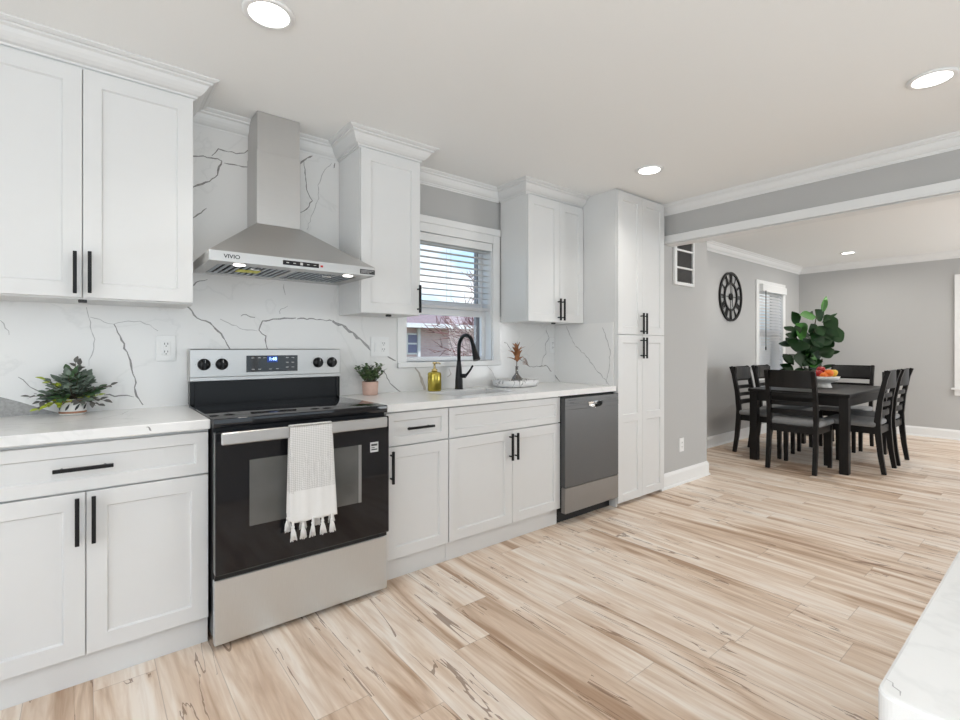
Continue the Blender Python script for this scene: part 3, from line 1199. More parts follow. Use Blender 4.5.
# backsplash
VEINS = [(0.0036, 0, [(-0.39, 1.383), (-0.381, 1.334), (-0.367, 1.258), (-0.364, 1.2), (-0.371, 1.168), (-0.381, 1.119)]), (0.0031, 0, [(-0.378, 1.339), (-0.328, 1.318), (-0.292, 1.31)]), (0.0069, 1, [(-0.292, 1.31), (-0.269, 1.255), (-0.243, 1.181), (-0.228, 1.12), (-0.213, 1.058), (-0.211, 0.992), (-0.197, 0.958), (-0.182, 0.929)]), (0.0032, 0, [(-0.292, 1.31), (-0.262, 1.32), (-0.193, 1.327), (-0.154, 1.31), (-0.122, 1.282)]), (0.0029, 0, [(-0.666, 1.315), (-0.651, 1.282), (-0.639, 1.254)]), (0.0042, 1, [(-0.612, 1.078), (-0.575, 1.034), (-0.544, 1.011)]), (0.0046, 1, [(-0.328, 0.985), (-0.269, 0.979), (-0.217, 0.969)]), (0.007, 1, [(-0.006, 1.409), (0.02, 1.385), (0.042, 1.351), (0.1, 1.328), (0.136, 1.287), (0.169, 1.241), (0.193, 1.194)]), (0.0045, 0, [(0.466, 1.558), (0.474, 1.497)]), (0.0056, 0, [(0.488, 1.436), (0.45, 1.417), (0.445, 1.389)]), (0.0053, 1, [(0.245, 1.369), (0.27, 1.378), (0.315, 1.364)]), (0.0068, 1, [(0.532, 1.37), (0.445, 1.361), (0.353, 1.347), (0.335, 1.297), (0.371, 1.265), (0.371, 1.222), (0.381, 1.189)]), (0.0057, 1, [(0.538, 1.365), (0.67, 1.367), (0.746, 1.361)]), (0.0155, 2, [(0.746, 1.361), (0.824, 1.327), (0.888, 1.28), (0.954, 1.225), (0.988, 1.187)]), (0.0075, 1, [(0.988, 1.187), (1.107, 1.148), (1.172, 1.115)]), (0.0041, 0, [(0.146, 1.35), (0.202, 1.32), (0.277, 1.296), (0.327, 1.292)]), (0.005, 1, [(0.011, 1.505), (0.029, 1.516), (0.055, 1.539), (0.089, 1.549)]), (0.005, 1, [(0.003, 2.158), (0.027, 2.163), (0.07, 2.175), (0.108, 2.174), (0.136, 2.177), (0.154, 2.171)]), (0.0073, 1, [(0.154, 2.171), (0.141, 2.137), (0.134, 2.093), (0.108, 2.066), (0.066, 2.032), (0.011, 1.995)]), (0.0056, 1, [(0.108, 2.185), (0.138, 2.229), (0.183, 2.225), (0.241, 2.232), (0.3, 2.264)]), (0.0047, 1, [(0.164, 2.162), (0.232, 2.165), (0.315, 2.174)]), (0.005, 1, [(0.011, 1.845), (0.037, 1.864), (0.059, 1.883), (0.085, 1.913)]), (0.0079, 1, [(0.499, 2.192), (0.549, 2.243), (0.583, 2.282), (0.626, 2.315)]), (0.0057, 1, [(0.577, 2.269), (0.583, 2.205), (0.593, 2.11), (0.626, 2.054), (0.593, 2.0), (0.549, 1.969), (0.499, 1.921)]), (0.0036, 0, [(0.741, 2.301), (0.688, 2.229), (0.658, 2.152), (0.664, 2.077), (0.629, 1.983), (0.593, 1.879)]), (0.0054, 1, [(0.761, 2.306), (0.755, 2.274)]), (0.0051, 1, [(1.085, 1.062), (1.107, 1.007), (1.143, 0.96), (1.212, 0.911)]), (0.0214, 3, [(1.315, 1.073), (1.354, 1.011), (1.378, 0.956), (1.398, 0.904)]), (0.0071, 3, [(1.593, 1.054), (1.61, 1.016), (1.576, 0.996)]), (0.0045, 0, [(1.942, 1.067), (1.988, 1.026), (2.027, 0.966)]), (0.0062, 1, [(2.113, 1.246), (2.141, 1.239), (2.175, 1.198), (2.25, 1.137), (2.338, 1.083)]), (0.0072, 1, [(2.338, 1.083), (2.394, 1.048), (2.429, 1.045), (2.53, 1.051), (2.59, 1.05), (2.651, 1.0)]), (0.0067, 0, [(2.581, 1.35), (2.606, 1.309), (2.618, 1.284), (2.581, 1.246), (2.574, 1.192), (2.581, 1.15), (2.545, 1.117), (2.53, 1.051)])]
VEINS_RETURN = [(0.0085, 1, [(0.019, 0.998), (-0.038, 0.944), (-0.071, 0.906)]), (0.0058, 0, [(-0.141, 1.382), (-0.162, 1.34), (-0.236, 1.216), (-0.338, 1.144), (-0.436, 1.036), (-0.54, 0.948), (-0.567, 0.911)]), (0.0054, 0, [(-0.503, 1.358), (-0.554, 1.242), (-0.576, 1.166), (-0.558, 1.014), (-0.54, 0.925)])]
b = MB()
BY = -0.0125
b.box(-1.0, 0.79, BY, -0.002, CT - 0.03, 2.335, QUARTZ)
b.box(0.79, 1.178, BY, -0.002, CT - 0.03, 1.44, QUARTZ)
b.box(1.178, 2.068, BY, -0.002, CT - 0.03, 1.068, QUARTZ)
b.box(2.068, 2.699, BY, -0.002, CT - 0.03, 1.44, QUARTZ)
b.box(2.690, 2.6995, -0.600, BY, CT + 0.0006, 1.393, QUARTZ)
for w_, s_, p_ in VEINS:
    ribbon(b, p_, w_, VEINM[s_], lambda q: (q.x, BY - 0.0004, q.y), rv)
for w_, s_, p_ in VEINS_RETURN:
    ribbon(b, p_, w_, VEINM[s_], lambda q: (2.6896, min(q.x, -0.016), max(q.y, CT + 0.002)), rv)
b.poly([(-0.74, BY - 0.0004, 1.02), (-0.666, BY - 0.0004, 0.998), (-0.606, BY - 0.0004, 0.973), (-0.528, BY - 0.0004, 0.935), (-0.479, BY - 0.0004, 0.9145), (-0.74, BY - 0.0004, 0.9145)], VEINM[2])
tag(b.build('backsplash', None, (0.8, 0, CT), fix=False), 'white marble-look slab backsplash with dark branching veins behind the range', 'backsplash')


# ------------------------------------------------------------------ range
t = thing('range', 'stainless steel electric range with black glass oven door and cooktop', 'range', (0.38, -0.34, 0))
b = MB()
b.box(0.002, 0.758, -0.640, -0.03, 0.045, 0.882, BENAM)
b.build('body', t)
b = MB()
b.box(-0.001, 0.7605, -0.672, -0.085, 0.882, 0.919, BGLASS, 0.004, 2)
for x, y, r in ((0.19, -0.50, 0.105), (0.56, -0.50, 0.085), (0.20, -0.22, 0.075), (0.56, -0.22, 0.095), (0.38, -0.17, 0.045)):
    for rr in (r, r * 0.62):
        b.lathe([(rr, 0.9194), (rr + 0.002, 0.9194)], RING, (x, y, 0), 40)
b.build('cooktop', t)
b = MB()      # black riser behind the cooktop
b.box(0.004, 0.756, -0.080, -0.030, 0.882, 1.040, BENAM, 0.004)
b.box(0.0, 0.020, -0.088, -0.030, 0.919, 1.034, BENAM, 0.002)
b.box(0.740, 0.760, -0.088, -0.030, 0.919, 1.034, BENAM, 0.002)
b.build('riser', t)
b = MB()
b.box(-0.003, 0.762, -0.093, -0.016, 1.037, 1.194, STEEL, 0.004)
b.box(-0.003, 0.762, -0.098, -0.089, 1.034, 1.056, STEEL, 0.003)
cp = b.build('control_panel', t)
b = MB()
b.box(0.253, 0.514, -0.0965, -0.092, 1.074, 1.160, BGLASS, 0.001)
b.box(0.355, 0.408, -0.0972, -0.0963, 1.124, 1.156, DISPBLUE)
b.text('1:48', 0.024, (0.383, -0.0976, 1.141), DIGIT)
for x, z in ((0.283, 1.148), (0.315, 1.148), (0.343, 1.148), (0.285, 1.088), (0.317, 1.088), (0.372, 1.088), (0.406, 1.088),
             (0.458, 1.148), (0.488, 1.148), (0.458, 1.122), (0.488, 1.122), (0.458, 1.096), (0.488, 1.096)):
    b.box(x - 0.007, x + 0.007, -0.0970, -0.0963, z - 0.002, z + 0.002, PRINT)
tag(b.build('display', cp), 'black display with blue digits')
for x in (0.060, 0.139, 0.629, 0.709):
    b = MB()
    c = (x, -0.093, 1.118)
    b.lathe([(0.0, 0.0), (0.029, 0.0), (0.029, -0.006), (0.025, -0.010), (0.023, -0.022), (0.0, -0.024)], BENAM, c, 28, 'y')
    b.box(x - 0.006, x + 0.006, -0.127, -0.113, 1.118 - 0.024, 1.118 + 0.024, BENAM, 0.003)
    b.box(x - 0.001, x + 0.001, -0.1276, -0.1268, 1.126, 1.141, PRINT)
    tag(b.build('knob', cp), 'black knob')
    b = MB()
    for k in range(7):
        a = PI * (0.25 + 1.5 * k / 6) - PI / 2
        b.box(x - 0.001 + 0.036 * math.cos(a), x + 0.001 + 0.036 * math.cos(a), -0.0934, -0.0929, 1.117 + 0.036 * math.sin(a), 1.119 + 0.036 * math.sin(a), INK)
    b.build('dial_print', cp)
# door
b = MB()
b.box(0.002, 0.758, -0.692, -0.644, 0.303, 0.868, BGLASS, 0.004)
od = b.build('oven_door', t)
b = MB()
b.box(0.125, 0.612, -0.6932, -0.690, 0.476, 0.745, OWIN, 0.001)
b.box(0.125, 0.142, -0.6940, -0.6925, 0.476, 0.745, OWIN)
b.box(0.597, 0.612, -0.6940, -0.6925, 0.476, 0.745, OWINL)
b.build('oven_window', od)
b = MB()
b.box(0.657, 0.699, -0.6928, -0.6915, 0.703, 0.750, STICK)
b.box(0.662, 0.694, -0.6932, -0.6926, 0.732, 0.742, INK)
b.box(0.662, 0.680, -0.6932, -0.6926, 0.722, 0.726, INK)
b.box(0.662, 0.694, -0.6932, -0.6926, 0.712, 0.718, INK)
tag(b.build('sticker', od), 'pale square sticker')
b = MB()
b.box(0.014, 0.722, -0.744, -0.732, 0.824, 0.872, STEEL, 0.004)
for x in (0.035, 0.700):
    b.box(x - 0.012, x + 0.012, -0.734, -0.690, 0.834, 0.862, STEEL, 0.002)
tag(b.build('handle', od), 'flat steel handle bar')
b = MB()
b.box(0.004, 0.756, -0.668, -0.640, 0.272, 0.302, GAP)
b.build('gap_strip', t)
b = MB()
b.box(0.002, 0.758, -0.672, -0.640, 0.022, 0.279, STEELV, 0.003)
b.build('storage_drawer', t)
for x, y in ((0.05, -0.60), (0.71, -0.60), (0.05, -0.10), (0.71, -0.10)):
    b = MB()
    b.cyl((x, y, 0.0), 0.017, 0.05, BENAM, 16)
    b.build('foot', t)

# towel over the oven handle
t = thing('hand_towel', 'white woven towel with tassels hanging over the oven door handle', 'towel', (0.36, -0.75, 0.40))
b = MB()
NX, NZ = 22, 40
x0, x1 = 0.268, 0.447
rt = random.Random(8)


def towel_sheet(mb, ys, ztop, zbot, grow, m0, m1, zsplit, ph):
    rows = []
    for k in range(NZ + 1):
        f = k / NZ
        z = ztop + (zbot - ztop) * f
        row = []
        for j in range(NX + 1):
            u = j / NX
            x = x0 + (x1 - x0) * u + grow * f * (u - 0.35)
            wv = 0.004 * math.sin(u * 9 + ph + f * 1.5) * f + 0.0012 * math.sin(u * 31)
            zz = z + (0.010 * f if j < 2 else 0)
            row.append(mb.bm.verts.new((x, ys - 0.004 * f - abs(wv), zz)))
        rows.append(row)
    for k in range(NZ):
        for j in range(NX):
            q = mb.bm.faces.new((rows[k][j], rows[k][j + 1], rows[k + 1][j + 1], rows[k + 1][j]))
            q.smooth = True
            q.material_index = mb.mi(m0 if rows[k][j].co.z > zsplit else m1)
    return rows


F = towel_sheet(b, -0.7490, 0.874, 0.470, 0.030, WEAVE, TOWEL, 0.605, 0.4)
R_ = towel_sheet(b, -0.7265, 0.874, 0.500, 0.028, WEAVE, TOWEL, 0.605, 1.7)
prev = F[0]
for k in range(1, 5):
    a = PI * k / 5
    cur = [b.bm.verts.new((v.co.x, -0.73775 - 0.01125 * math.cos(a), 0.874 + 0.004 * math.sin(a))) for v in F[0]] if k < 5 else R_[0]
    for j in range(NX):
        q = b.bm.faces.new((prev[j], prev[j + 1], cur[j + 1], cur[j]))
        q.smooth = True
        q.material_index = b.mi(WEAVE)
    prev = cur
for j in range(NX):
    q = b.bm.faces.new((prev[j], prev[j + 1], R_[0][j + 1], R_[0][j]))
    q.smooth = True
    q.material_index = b.mi(WEAVE)
cl = b.build('cloth', t, fix=False)
sm = cl.modifiers.new('thickness', 'SOLIDIFY')
sm.thickness = 0.003
for row, ztop, ys in ((0, 0.472, -0.754), (1, 0.505, -0.7275)):
    for k in range(5 if row == 0 else 4):
        u = (k + 0.5) / 5 if row == 0 else (k + 0.15) / 3.4
        x = (x0 - 0.011) + (x1 - x0 + 0.030) * u
        b = MB()
        b.tube([(x, ys, ztop + 0.006), (x, ys, ztop - 0.016)], [0.006, 0.005], TOWEL, 8)
        b.ball((x, ys, ztop - 0.018), 0.0075, TOWEL, 1.0, 10)
        for q in range(14):
            a = 2 * PI * q / 14
            e = rt.uniform(0.4, 1.0)
            p = [(x + 0.003 * math.cos(a), ys + 0.002 * math.sin(a), ztop - 0.022),
                 (x + 0.011 * e * math.cos(a), ys + 0.005 * math.sin(a) * e, ztop - 0.045),
                 (x + 0.017 * e * math.cos(a) + rt.uniform(-.003, .003), ys + 0.007 * e * math.sin(a), ztop - 0.070 - rt.uniform(0, 0.008))]
            b.tube(p, [0.0024, 0.0028, 0.0022], TOWEL, 5)
        b.build('tassel', t)

# ------------------------------------------------------------------ range hood
t = thing('range_hood', 'stainless steel chimney range hood above the range', 'range hood', (0.40, -0.24, 1.575))
HX0, HX1, HF, HZ0, HZ1 = 0.014, 0.784, -0.49, 1.575, 1.619
CX0, CX1, CF = 0.279, 0.491, -0.20
b = MB()
# hollow rim: four walls of the band and the underside lip
b.box(HX0, HX1, HF, HF + 0.006, HZ0, HZ1, STEEL)
b.box(HX0, HX0 + 0.006, HF + 0.006, -0.020, HZ0, HZ1, STEEL)
b.box(HX1 - 0.006, HX1, HF + 0.006, -0.020, HZ0, HZ1, STEEL)
b.box(HX0, HX1, -0.020, -0.014, HZ0, HZ1, STEEL)
lo = [(HX0, HF, HZ1), (HX1, HF, HZ1), (HX1, -0.014, HZ1), (HX0, -0.014, HZ1)]
hi = [(CX0 - 0.006, CF - 0.004, 1.829), (CX1 + 0.006, CF - 0.004, 1.829), (CX1 + 0.006, -0.014, 1.829), (CX0 - 0.006, -0.014, 1.829)]
for k in range(4):
    k2 = (k + 1) % 4
    b.poly([lo[k], lo[k2], hi[k2], hi[k]], STEEL)
b.poly(hi, STEEL)
# underside plate with a margin
b.box(HX0 + 0.006, HX1 - 0.006, HF + 0.006, HF + 0.105, HZ0 + 0.002, HZ0 + 0.006, STEEL)
b.box(HX0 + 0.006, HX1 - 0.006, -0.075, -0.020, HZ0 + 0.002, HZ0 + 0.006, STEEL)
b.box(HX0 + 0.006, HX0 + 0.055, HF + 0.105, -0.075, HZ0 + 0.002, HZ0 + 0.006, STEEL)
b.box(HX1 - 0.055, HX1 - 0.006, HF + 0.105, -0.075, HZ0 + 0.002, HZ0 + 0.006, STEEL)
b.box(0.389, 0.411, HF + 0.105, -0.075, HZ0 + 0.002, HZ0 + 0.006, STEEL)
b.build('canopy', t)
b = MB()
b.box(CX0, CX1, CF, -0.014, 1.829, KZ - 0.002, STEEL, 0.002)
b.build('chimney', t)
b = MB()
b.box(CX0 - 0.003, CX1 + 0.003, CF - 0.003, -0.014, 1.829, 2.20, STEEL, 0.002)
b.build('chimney_sleeve', t)
for xa, xb in ((HX0 + 0.055, 0.389), (0.411, HX1 - 0.055)):
    b = MB()
    b.box(xa, xb, HF + 0.105, -0.075, HZ0 + 0.018, HZ0 + 0.020, GAP)
    n = 11
    for k in range(n):
        x = xa + (xb - xa) * (k + 0.5) / n
        b.box(x - 0.008, x + 0.008, HF + 0.108, -0.078, HZ0 + 0.004, HZ0 + 0.010, FILTER, 0.002)
    xm = (xa + xb) / 2
    b.tube([(xm - 0.02, HF + 0.12, HZ0 + 0.006), (xm - 0.02, HF + 0.12, HZ0 - 0.008), (xm + 0.02, HF + 0.12, HZ0 - 0.008), (xm + 0.02, HF + 0.12, HZ0 + 0.006)], 0.003, CHROME, 8)
    if xa < 0.2:
        b.box(xm - 0.05, xm + 0.05, HF + 0.23, HF + 0.30, HZ0 + 0.001, HZ0 + 0.004, STICKY)
    b.build('baffle_filter', t)
for x in (0.145, 0.660):
    b = MB()
    b.cyl((x, -0.430, HZ0 - 0.002), 0.030, 0.005, CHROME, 24)
    b.cyl((x, -0.430, HZ0 - 0.004), 0.024, 0.003, HOODLAMP, 24)
    tag(b.build('hood_lamp', t), 'lit round hood lamp')
b = MB()
b.box(0.317, 0.486, HF - 0.002, HF + 0.001, 1.587, 1.608, BGLASS, 0.0008)
for k in range(5):
    x = 0.338 + k * 0.032
    b.box(x - 0.006, x + 0.006, HF - 0.0026, HF - 0.0018, 1.596, 1.599, PRINT)
b.box(0.396, 0.408, HF - 0.0028, HF - 0.0018, 1.591, 1.604, PRINT)
tag(b.build('control_strip', t), 'black control strip')
b = MB()
b.box(0.494, 0.506, HF - 0.002, HF + 0.001, 1.592, 1.602, REDLED)
tag(b.build('button', t), 'small red button')
b = MB()
b.text('VIVIO', 0.0235, (0.103, HF - 0.0006, 1.597), INK, 0.0006, stretch=1.1)
tag(b.build('logo', t), 'dark brand lettering')
b = MB()
b.box(0.699, 0.782, HF - 0.0012, HF + 0.001, 1.582, 1.606, INK)
for k in range(3):
    b.box(0.704, 0.774 - 0.012 * k, HF - 0.0016, HF - 0.001, 1.599 - 0.006 * k, 1.601 - 0.006 * k, PRINT)
tag(b.build('rating_label', t), 'dark rating label')

# ------------------------------------------------------------------ dishwasher
t = thing('dishwasher', 'dark stainless steel dishwasher between the sink cabinet and the pantry', 'dishwasher', (2.4, -0.33, 0))
DY = -0.642
b = MB()
b.box(2.104, 2.697, -0.60, -0.02, 0.09, 0.868, GAP)
b.build('body', t)
b = MB()
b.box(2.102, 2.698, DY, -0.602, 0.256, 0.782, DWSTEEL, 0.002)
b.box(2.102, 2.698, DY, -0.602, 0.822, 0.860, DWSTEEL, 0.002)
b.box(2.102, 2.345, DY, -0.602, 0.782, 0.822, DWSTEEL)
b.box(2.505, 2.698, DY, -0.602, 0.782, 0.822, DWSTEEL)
b.box(2.102, 2.698, DY - 0.001, DY + 0.004, 0.806, 0.808, INK)
dd = b.build('door', t)
b = MB()      # rounded pocket pull
pp = []
for k in range(25):
    a = PI + PI * k / 24
    pp.append((2.425 + 0.080 * math.copysign(abs(math.cos(a)) ** 0.6, math.cos(a)), 0.818 + 0.036 * -abs(math.sin(a)) ** 0.8))
b.box(2.345, 2.505, -0.606, -0.603, 0.780, 0.824, CHROME)
pb_, pt_ = [b.bm.verts.new((p[0], DY - 0.003, p[1])) for p in pp], [b.bm.verts.new((p[0] * 0.92 + 2.425 * 0.08, -0.606, p[1] + 0.006)) for p in pp]
for k in range(24):
    f = b.bm.faces.new((pb_[k], pb_[k + 1], pt_[k + 1], pt_[k]))
    f.material_index = b.mi(CHROME)
    f.smooth = True
for s in (0, 1):
    sx = 2.345 if s == 0 else 2.505
    # plate corners around the rounded pocket
    half = pp[:13] if s == 0 else pp[12:]
    vs = [b.bm.verts.new((p[0], DY, p[1])) for p in half]
    cn = b.bm.verts.new((sx, DY, 0.782))
    ring = vs + [cn]
    f = b.bm.faces.new(ring)
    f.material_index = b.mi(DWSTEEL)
tag(b.build('handle_pocket', dd), 'bright recessed pocket handle')
b = MB()
b.box(2.135, 2.215, DY - 0.0006, DY + 0.001, 0.843, 0.848, INK)
b.box(2.150, 2.190, DY - 0.0006, DY + 0.001, 0.826, 0.830, INK)
for k in range(6):
    b.box(2.545 + k * 0.022, 2.557 + k * 0.022, DY - 0.0006, DY + 0.001, 0.836, 0.838, INK)
tag(b.build('panel_print', dd), 'small dark lettering and marks')
b = MB()
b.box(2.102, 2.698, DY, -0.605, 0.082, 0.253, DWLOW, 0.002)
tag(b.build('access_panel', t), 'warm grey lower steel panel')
b = MB()
b.box(2.102, 2.698, -0.56, -0.54, 0.0, 0.09, GAP)
tag(b.build('toe_kick', t), 'black toe kick')

# ------------------------------------------------------------------ sink and faucet
t = thing('sink', 'stainless steel undermount sink set in the worktop below the window', 'sink', (1.55, -0.32, 0.70))
b = MB()
X0, X1, Y0, Y1, ZB, ZT = SKX0 - 0.012, SKX1 + 0.012, SKY0 - 0.012, SKY1 + 0.012, 0.70, 0.8755
b.box(X0, X1, Y0, Y1, ZB - 0.003, ZB, SINKS)
b.box(X0 - 0.003, X0, Y0, Y1, ZB, ZT, SINKS)
b.box(X1, X1 + 0.003, Y0, Y1, ZB, ZT, SINKS)
b.box(X0, X1, Y0 - 0.003, Y0, ZB, ZT, SINKS)
b.box(X0, X1, Y1, Y1 + 0.003, ZB, ZT, SINKS)
b.build('basin', t)
b = MB()
b.cyl((1.55, -0.32, ZB), 0.04, 0.003, CHROME, 24)
b.build('drain', t)

t = thing('faucet', 'tall matte black gooseneck pull-down faucet behind the sink', 'faucet', (1.622, -0.092, CT))
b = MB()
b.lathe([(0, 0), (0.030, 0), (0.030, 0.006), (0.0275, 0.010), (0.0265, 0.06), (0.021, 0.13), (0.0155, 0.18), (0.0145, 0.20), (0, 0.20)], FAUC, (1.622, -0.092, CT), 28)
b.build('body', t)
b = MB()
pts = [(1.622, -0.092, CT + 0.18), (1.622, -0.092, CT + 0.285)]
for k in range(1, 13):
    a = PI - k * (PI * 0.90) / 12
    pts.append((1.622, -0.172 - 0.080 * math.cos(a), CT + 0.285 + 0.088 * math.sin(a)))
b.tube(pts, [0.0125] * len(pts), FAUC, 16)
b.build('gooseneck', t)
b = MB()
e = Vector(pts[-1])
d = (e - Vector(pts[-2])).normalized()
b.tube([e - d * 0.004, e + d * 0.012, e + d * 0.05, e + d * 0.10, e + d * 0.115], [0.0135, 0.0145, 0.017, 0.024, 0.0245], FAUC, 18)
b.build('spray_head', t)
b = MB()
b.tube([(1.622, -0.10, CT + 0.092), (1.650, -0.135, CT + 0.092)], [0.015, 0.015], FAUC, 14)
b.tube([(1.648, -0.132, CT + 0.090), (1.662, -0.160, CT + 0.125), (1.672, -0.185, CT + 0.165)], [0.009, 0.0075, 0.007], FAUC, 12)
b.build('lever', t)

# ------------------------------------------------------------------ outlets
def wall_plate(label, cx, cz, yf, w, h, gangs, switchy=False):
    t = thing('power_outlet', label, 'outlet', (cx, yf, cz), 'outlet plates')
    b = MB()
    b.box(cx - w / 2, cx + w / 2, yf - 0.006, yf, cz - h / 2, cz + h / 2, PLASTIC, 0.002)
    b.build('plate', t)
    for g in range(gangs):
        gx = cx + (g - (gangs - 1) / 2) * 0.047
        s = MB()
        s.box(gx - 0.017, gx + 0.017, yf - 0.009, yf - 0.005, cz - 0.034, cz + 0.034, PLASTIC, 0.001)
        if not (switchy and g == 0):
            for dz in (-0.019, 0.019):
                for dx in (-0.0065, 0.0065):
                    s.box(gx + dx - 0.0013, gx + dx + 0.0013, yf - 0.0096, yf - 0.0088, cz + dz - 0.001, cz + dz + 0.008, DARKSLOT)
                s.cyl((gx, yf - 0.0096, cz + dz - 0.008), 0.0025, 0.001, DARKSLOT, 10, 'y')
            s.build('socket', t)
        else:
            s.box(gx - 0.013, gx + 0.013, yf - 0.0115, yf - 0.008, cz - 0.026, cz + 0.026, PLASTIC, 0.001)
            s.build('switch', t)
    return t


wall_plate('white outlet plate on the backsplash left of the range', -0.09, 1.198, BY - 0.0006, 0.082, 0.125, 1)
wall_plate('wide white plate with switch and outlet on the backsplash left of the window', 1.055, 1.208, BY - 0.0006, 0.128, 0.125, 2, True)
wall_plate('white outlet plate on the backsplash under the cabinet beside the pantry', 2.655, 1.222, BY - 0.0006, 0.055, 0.125, 1)
wall_plate('white outlet plate low on the grey wall right of the pantry', 3.700, 0.342, SY, 0.075, 0.120, 1)


# ================================================================== things on the worktops
rl = random.Random(21)
# leafy plant in a striped pot
PX, PYY = -0.435, -0.085
t = thing('potted_plant', 'bushy green artificial plant in a white pot with copper bands on the left worktop', 'plant', (PX, PYY, CT))
b = MB()
b.lathe([(0, 0.001), (0.043, 0.001), (0.046, 0.004), (0.046, 0.066), (0.042, 0.068), (0.041, 0.055), (0, 0.055)], POTW, (PX, PYY, CT), 36)
p = b.build('pot', t)
b = MB()
for z in (0.012, 0.060):
    b.lathe([(0.0462, z - 0.004), (0.0472, z - 0.003), (0.0472, z + 0.003), (0.0462, z + 0.004)], COPPER, (PX, PYY, CT), 36)
for k in range(9):
    a = 2 * PI * k / 9
    b.leaf((PX + 0.047 * math.cos(a), PYY + 0.047 * math.sin(a), CT + 0.022), (-math.sin(a) * .5, math.cos(a) * .5, 0.85), 0.030, 0.008, DARKSLOT, 0, 0, up=(math.cos(a), math.sin(a), 0))
tag(b.build('band', p), 'copper bands')
b = MB()
b.cyl((PX, PYY, CT + 0.054), 0.040, 0.004, SOIL, 24)
b.build('soil', t)
fo = MB()
st = MB()
WALLY = BY - 0.004


def clampy(v):
    return Vector((v.x, min(v.y, WALLY), max(v.z, CT + 0.012)))


def sprig(mb, sb, base, d, ln, n, lw, ll, m, droop):
    d = Vector(d).normalized()
    pts = [Vector(base)]
    for k in range(5):
        d = (d + Vector((0, 0, -droop))).normalized()
        pts.append(clampy(pts[-1] + d * ln / 5))
    sb.tube(pts, [0.0016] * 5 + [0.0008], STEM, 5)
    for k in range(n):
        f = 0.25 + 0.75 * k / max(1, n - 1)
        q = f * 5
        i = min(4, int(q))
        p = pts[i].lerp(pts[i + 1], q - i)
        ax = (pts[i + 1] - pts[i]).normalized()
        s = ax.cross(Vector((0, 0, 1)))
        if s.length < 1e-3:
            s = Vector((1, 0, 0))
        s.normalize()
        s = Matrix.Rotation(rl.uniform(-0.8, 0.8), 3, ax) @ s
        if k % 2:
            s = -s
        if k == n - 1:
            s = s * 0.1
        L = ll * rl.uniform(0.8, 1.15)
        dd_ = (ax * 0.8 + s + Vector((0, 0, 0.15))).normalized()
        tip = p + dd_ * L
        if tip.y > WALLY - 0.012:
            dd_.y = -0.2
            p = Vector((p.x, min(p.y, WALLY - 0.006), p.z))
        if tip.z < CT + 0.02:
            dd_.z = 0.25
        mb.leaf(p, dd_, L, lw * rl.uniform(0.8, 1.15), m, rl.uniform(0.05, 0.4), 0.2, up=(0, -0.5, 1))


c0 = (PX, PYY, CT + 0.068)
for k in range(60):
    a = rl.uniform(0, 2 * PI)
    el = rl.uniform(-0.05, 1.45)
    d = (math.cos(a) * math.cos(el), math.sin(a) * math.cos(el) * 0.8 - 0.1, math.sin(el))
    sprig(fo, st, c0, d, rl.uniform(0.055, 0.095) * (0.85 + 0.55 * max(0, math.sin(el))), 8, 0.021, 0.031, rl.choice([LEAF, LEAF, LEAFG, LEAFG, LEAFG]), 0.03)
for d, ln, m, n in (((0.05, -0.2, 1), 0.175, LEAFD, 8), ((0.12, -0.1, 1), 0.16, LEAFD, 7), ((-1, -0.3, 0.38), 0.185, LEAFD, 8), ((-0.9, -0.2, 0.15), 0.14, LEAFD, 7),
                    ((0.95, -0.1, 0.62), 0.185, LEAFD, 8), ((1, -0.4, 0.12), 0.15, LEAFD, 7), ((0.9, -0.6, -0.05), 0.14, LEAFD, 7), ((0.3, -1, 0.1), 0.10, LEAFD, 6),
                    ((-0.65, -0.2, 0.85), 0.135, LEAFL, 6), ((-0.6, -0.7, 0.05), 0.135, LEAFL, 7), ((0.9, -0.4, 0.35), 0.125, LEAFL, 6), ((-0.35, -0.9, 0.0), 0.115, LEAFL, 6), ((-0.95, -0.4, -0.05), 0.14, LEAFD, 6),
                    ((-0.75, -0.6, 0.0), 0.15, LEAFL, 6)):
    sprig(fo, st, c0, d, ln * (0.92 if abs(d[0]) < 0.9 else 0.76), n, 0.018, 0.029, m, 0.07)
fo.build('foliage', t, fix=False)
st.build('stems', t)

# small plant in a pink pot
PX, PYY = 0.948, -0.098
t = thing('potted_plant', 'small bushy green plant in a pink clay pot between the range and the window', 'plant', (PX, PYY, CT))
b = MB()
b.lathe([(0, 0.001), (0.042, 0.001), (0.045, 0.004), (0.049, 0.080), (0.046, 0.083), (0.044, 0.070), (0, 0.070)], TERRA, (PX, PYY, CT), 36)
b.build('pot', t)
b = MB()
b.cyl((PX, PYY, CT + 0.069), 0.043, 0.004, SOIL, 24)
b.build('soil', t)
fo, st = MB(), MB()
for k in range(30):
    a = rl.uniform(0, 2 * PI)
    el = rl.uniform(0.85, 1.5)
    d = Vector((math.cos(a) * math.cos(el), math.sin(a) * math.cos(el), math.sin(el)))
    base = Vector((PX + 0.022 * math.cos(a), PYY + 0.018 * math.sin(a), CT + 0.07))
    ln = rl.uniform(0.07, 0.125)
    tip = clampy(base + d * ln)
    st.tube([base, base.lerp(tip, 0.5) + Vector((0, 0, 0.004)), tip], [0.0022, 0.002, 0.0015], STEM, 5)
    for j in range(9):
        f = 0.3 + 0.7 * j / 8
        p = base.lerp(tip, f)
        aa = j * 2.4 + k
        q = Vector((math.cos(aa), math.sin(aa), 0.7)).normalized()
        if p.y + q.y * 0.04 > WALLY - 0.02:
            q.y = -abs(q.y)
            p.y = min(p.y, WALLY - 0.02)
        fo.leaf(p, q, rl.uniform(0.022, 0.033), 0.017, rl.choice([LEAFS, LEAFS, LEAF]), 0.1, 0.25)
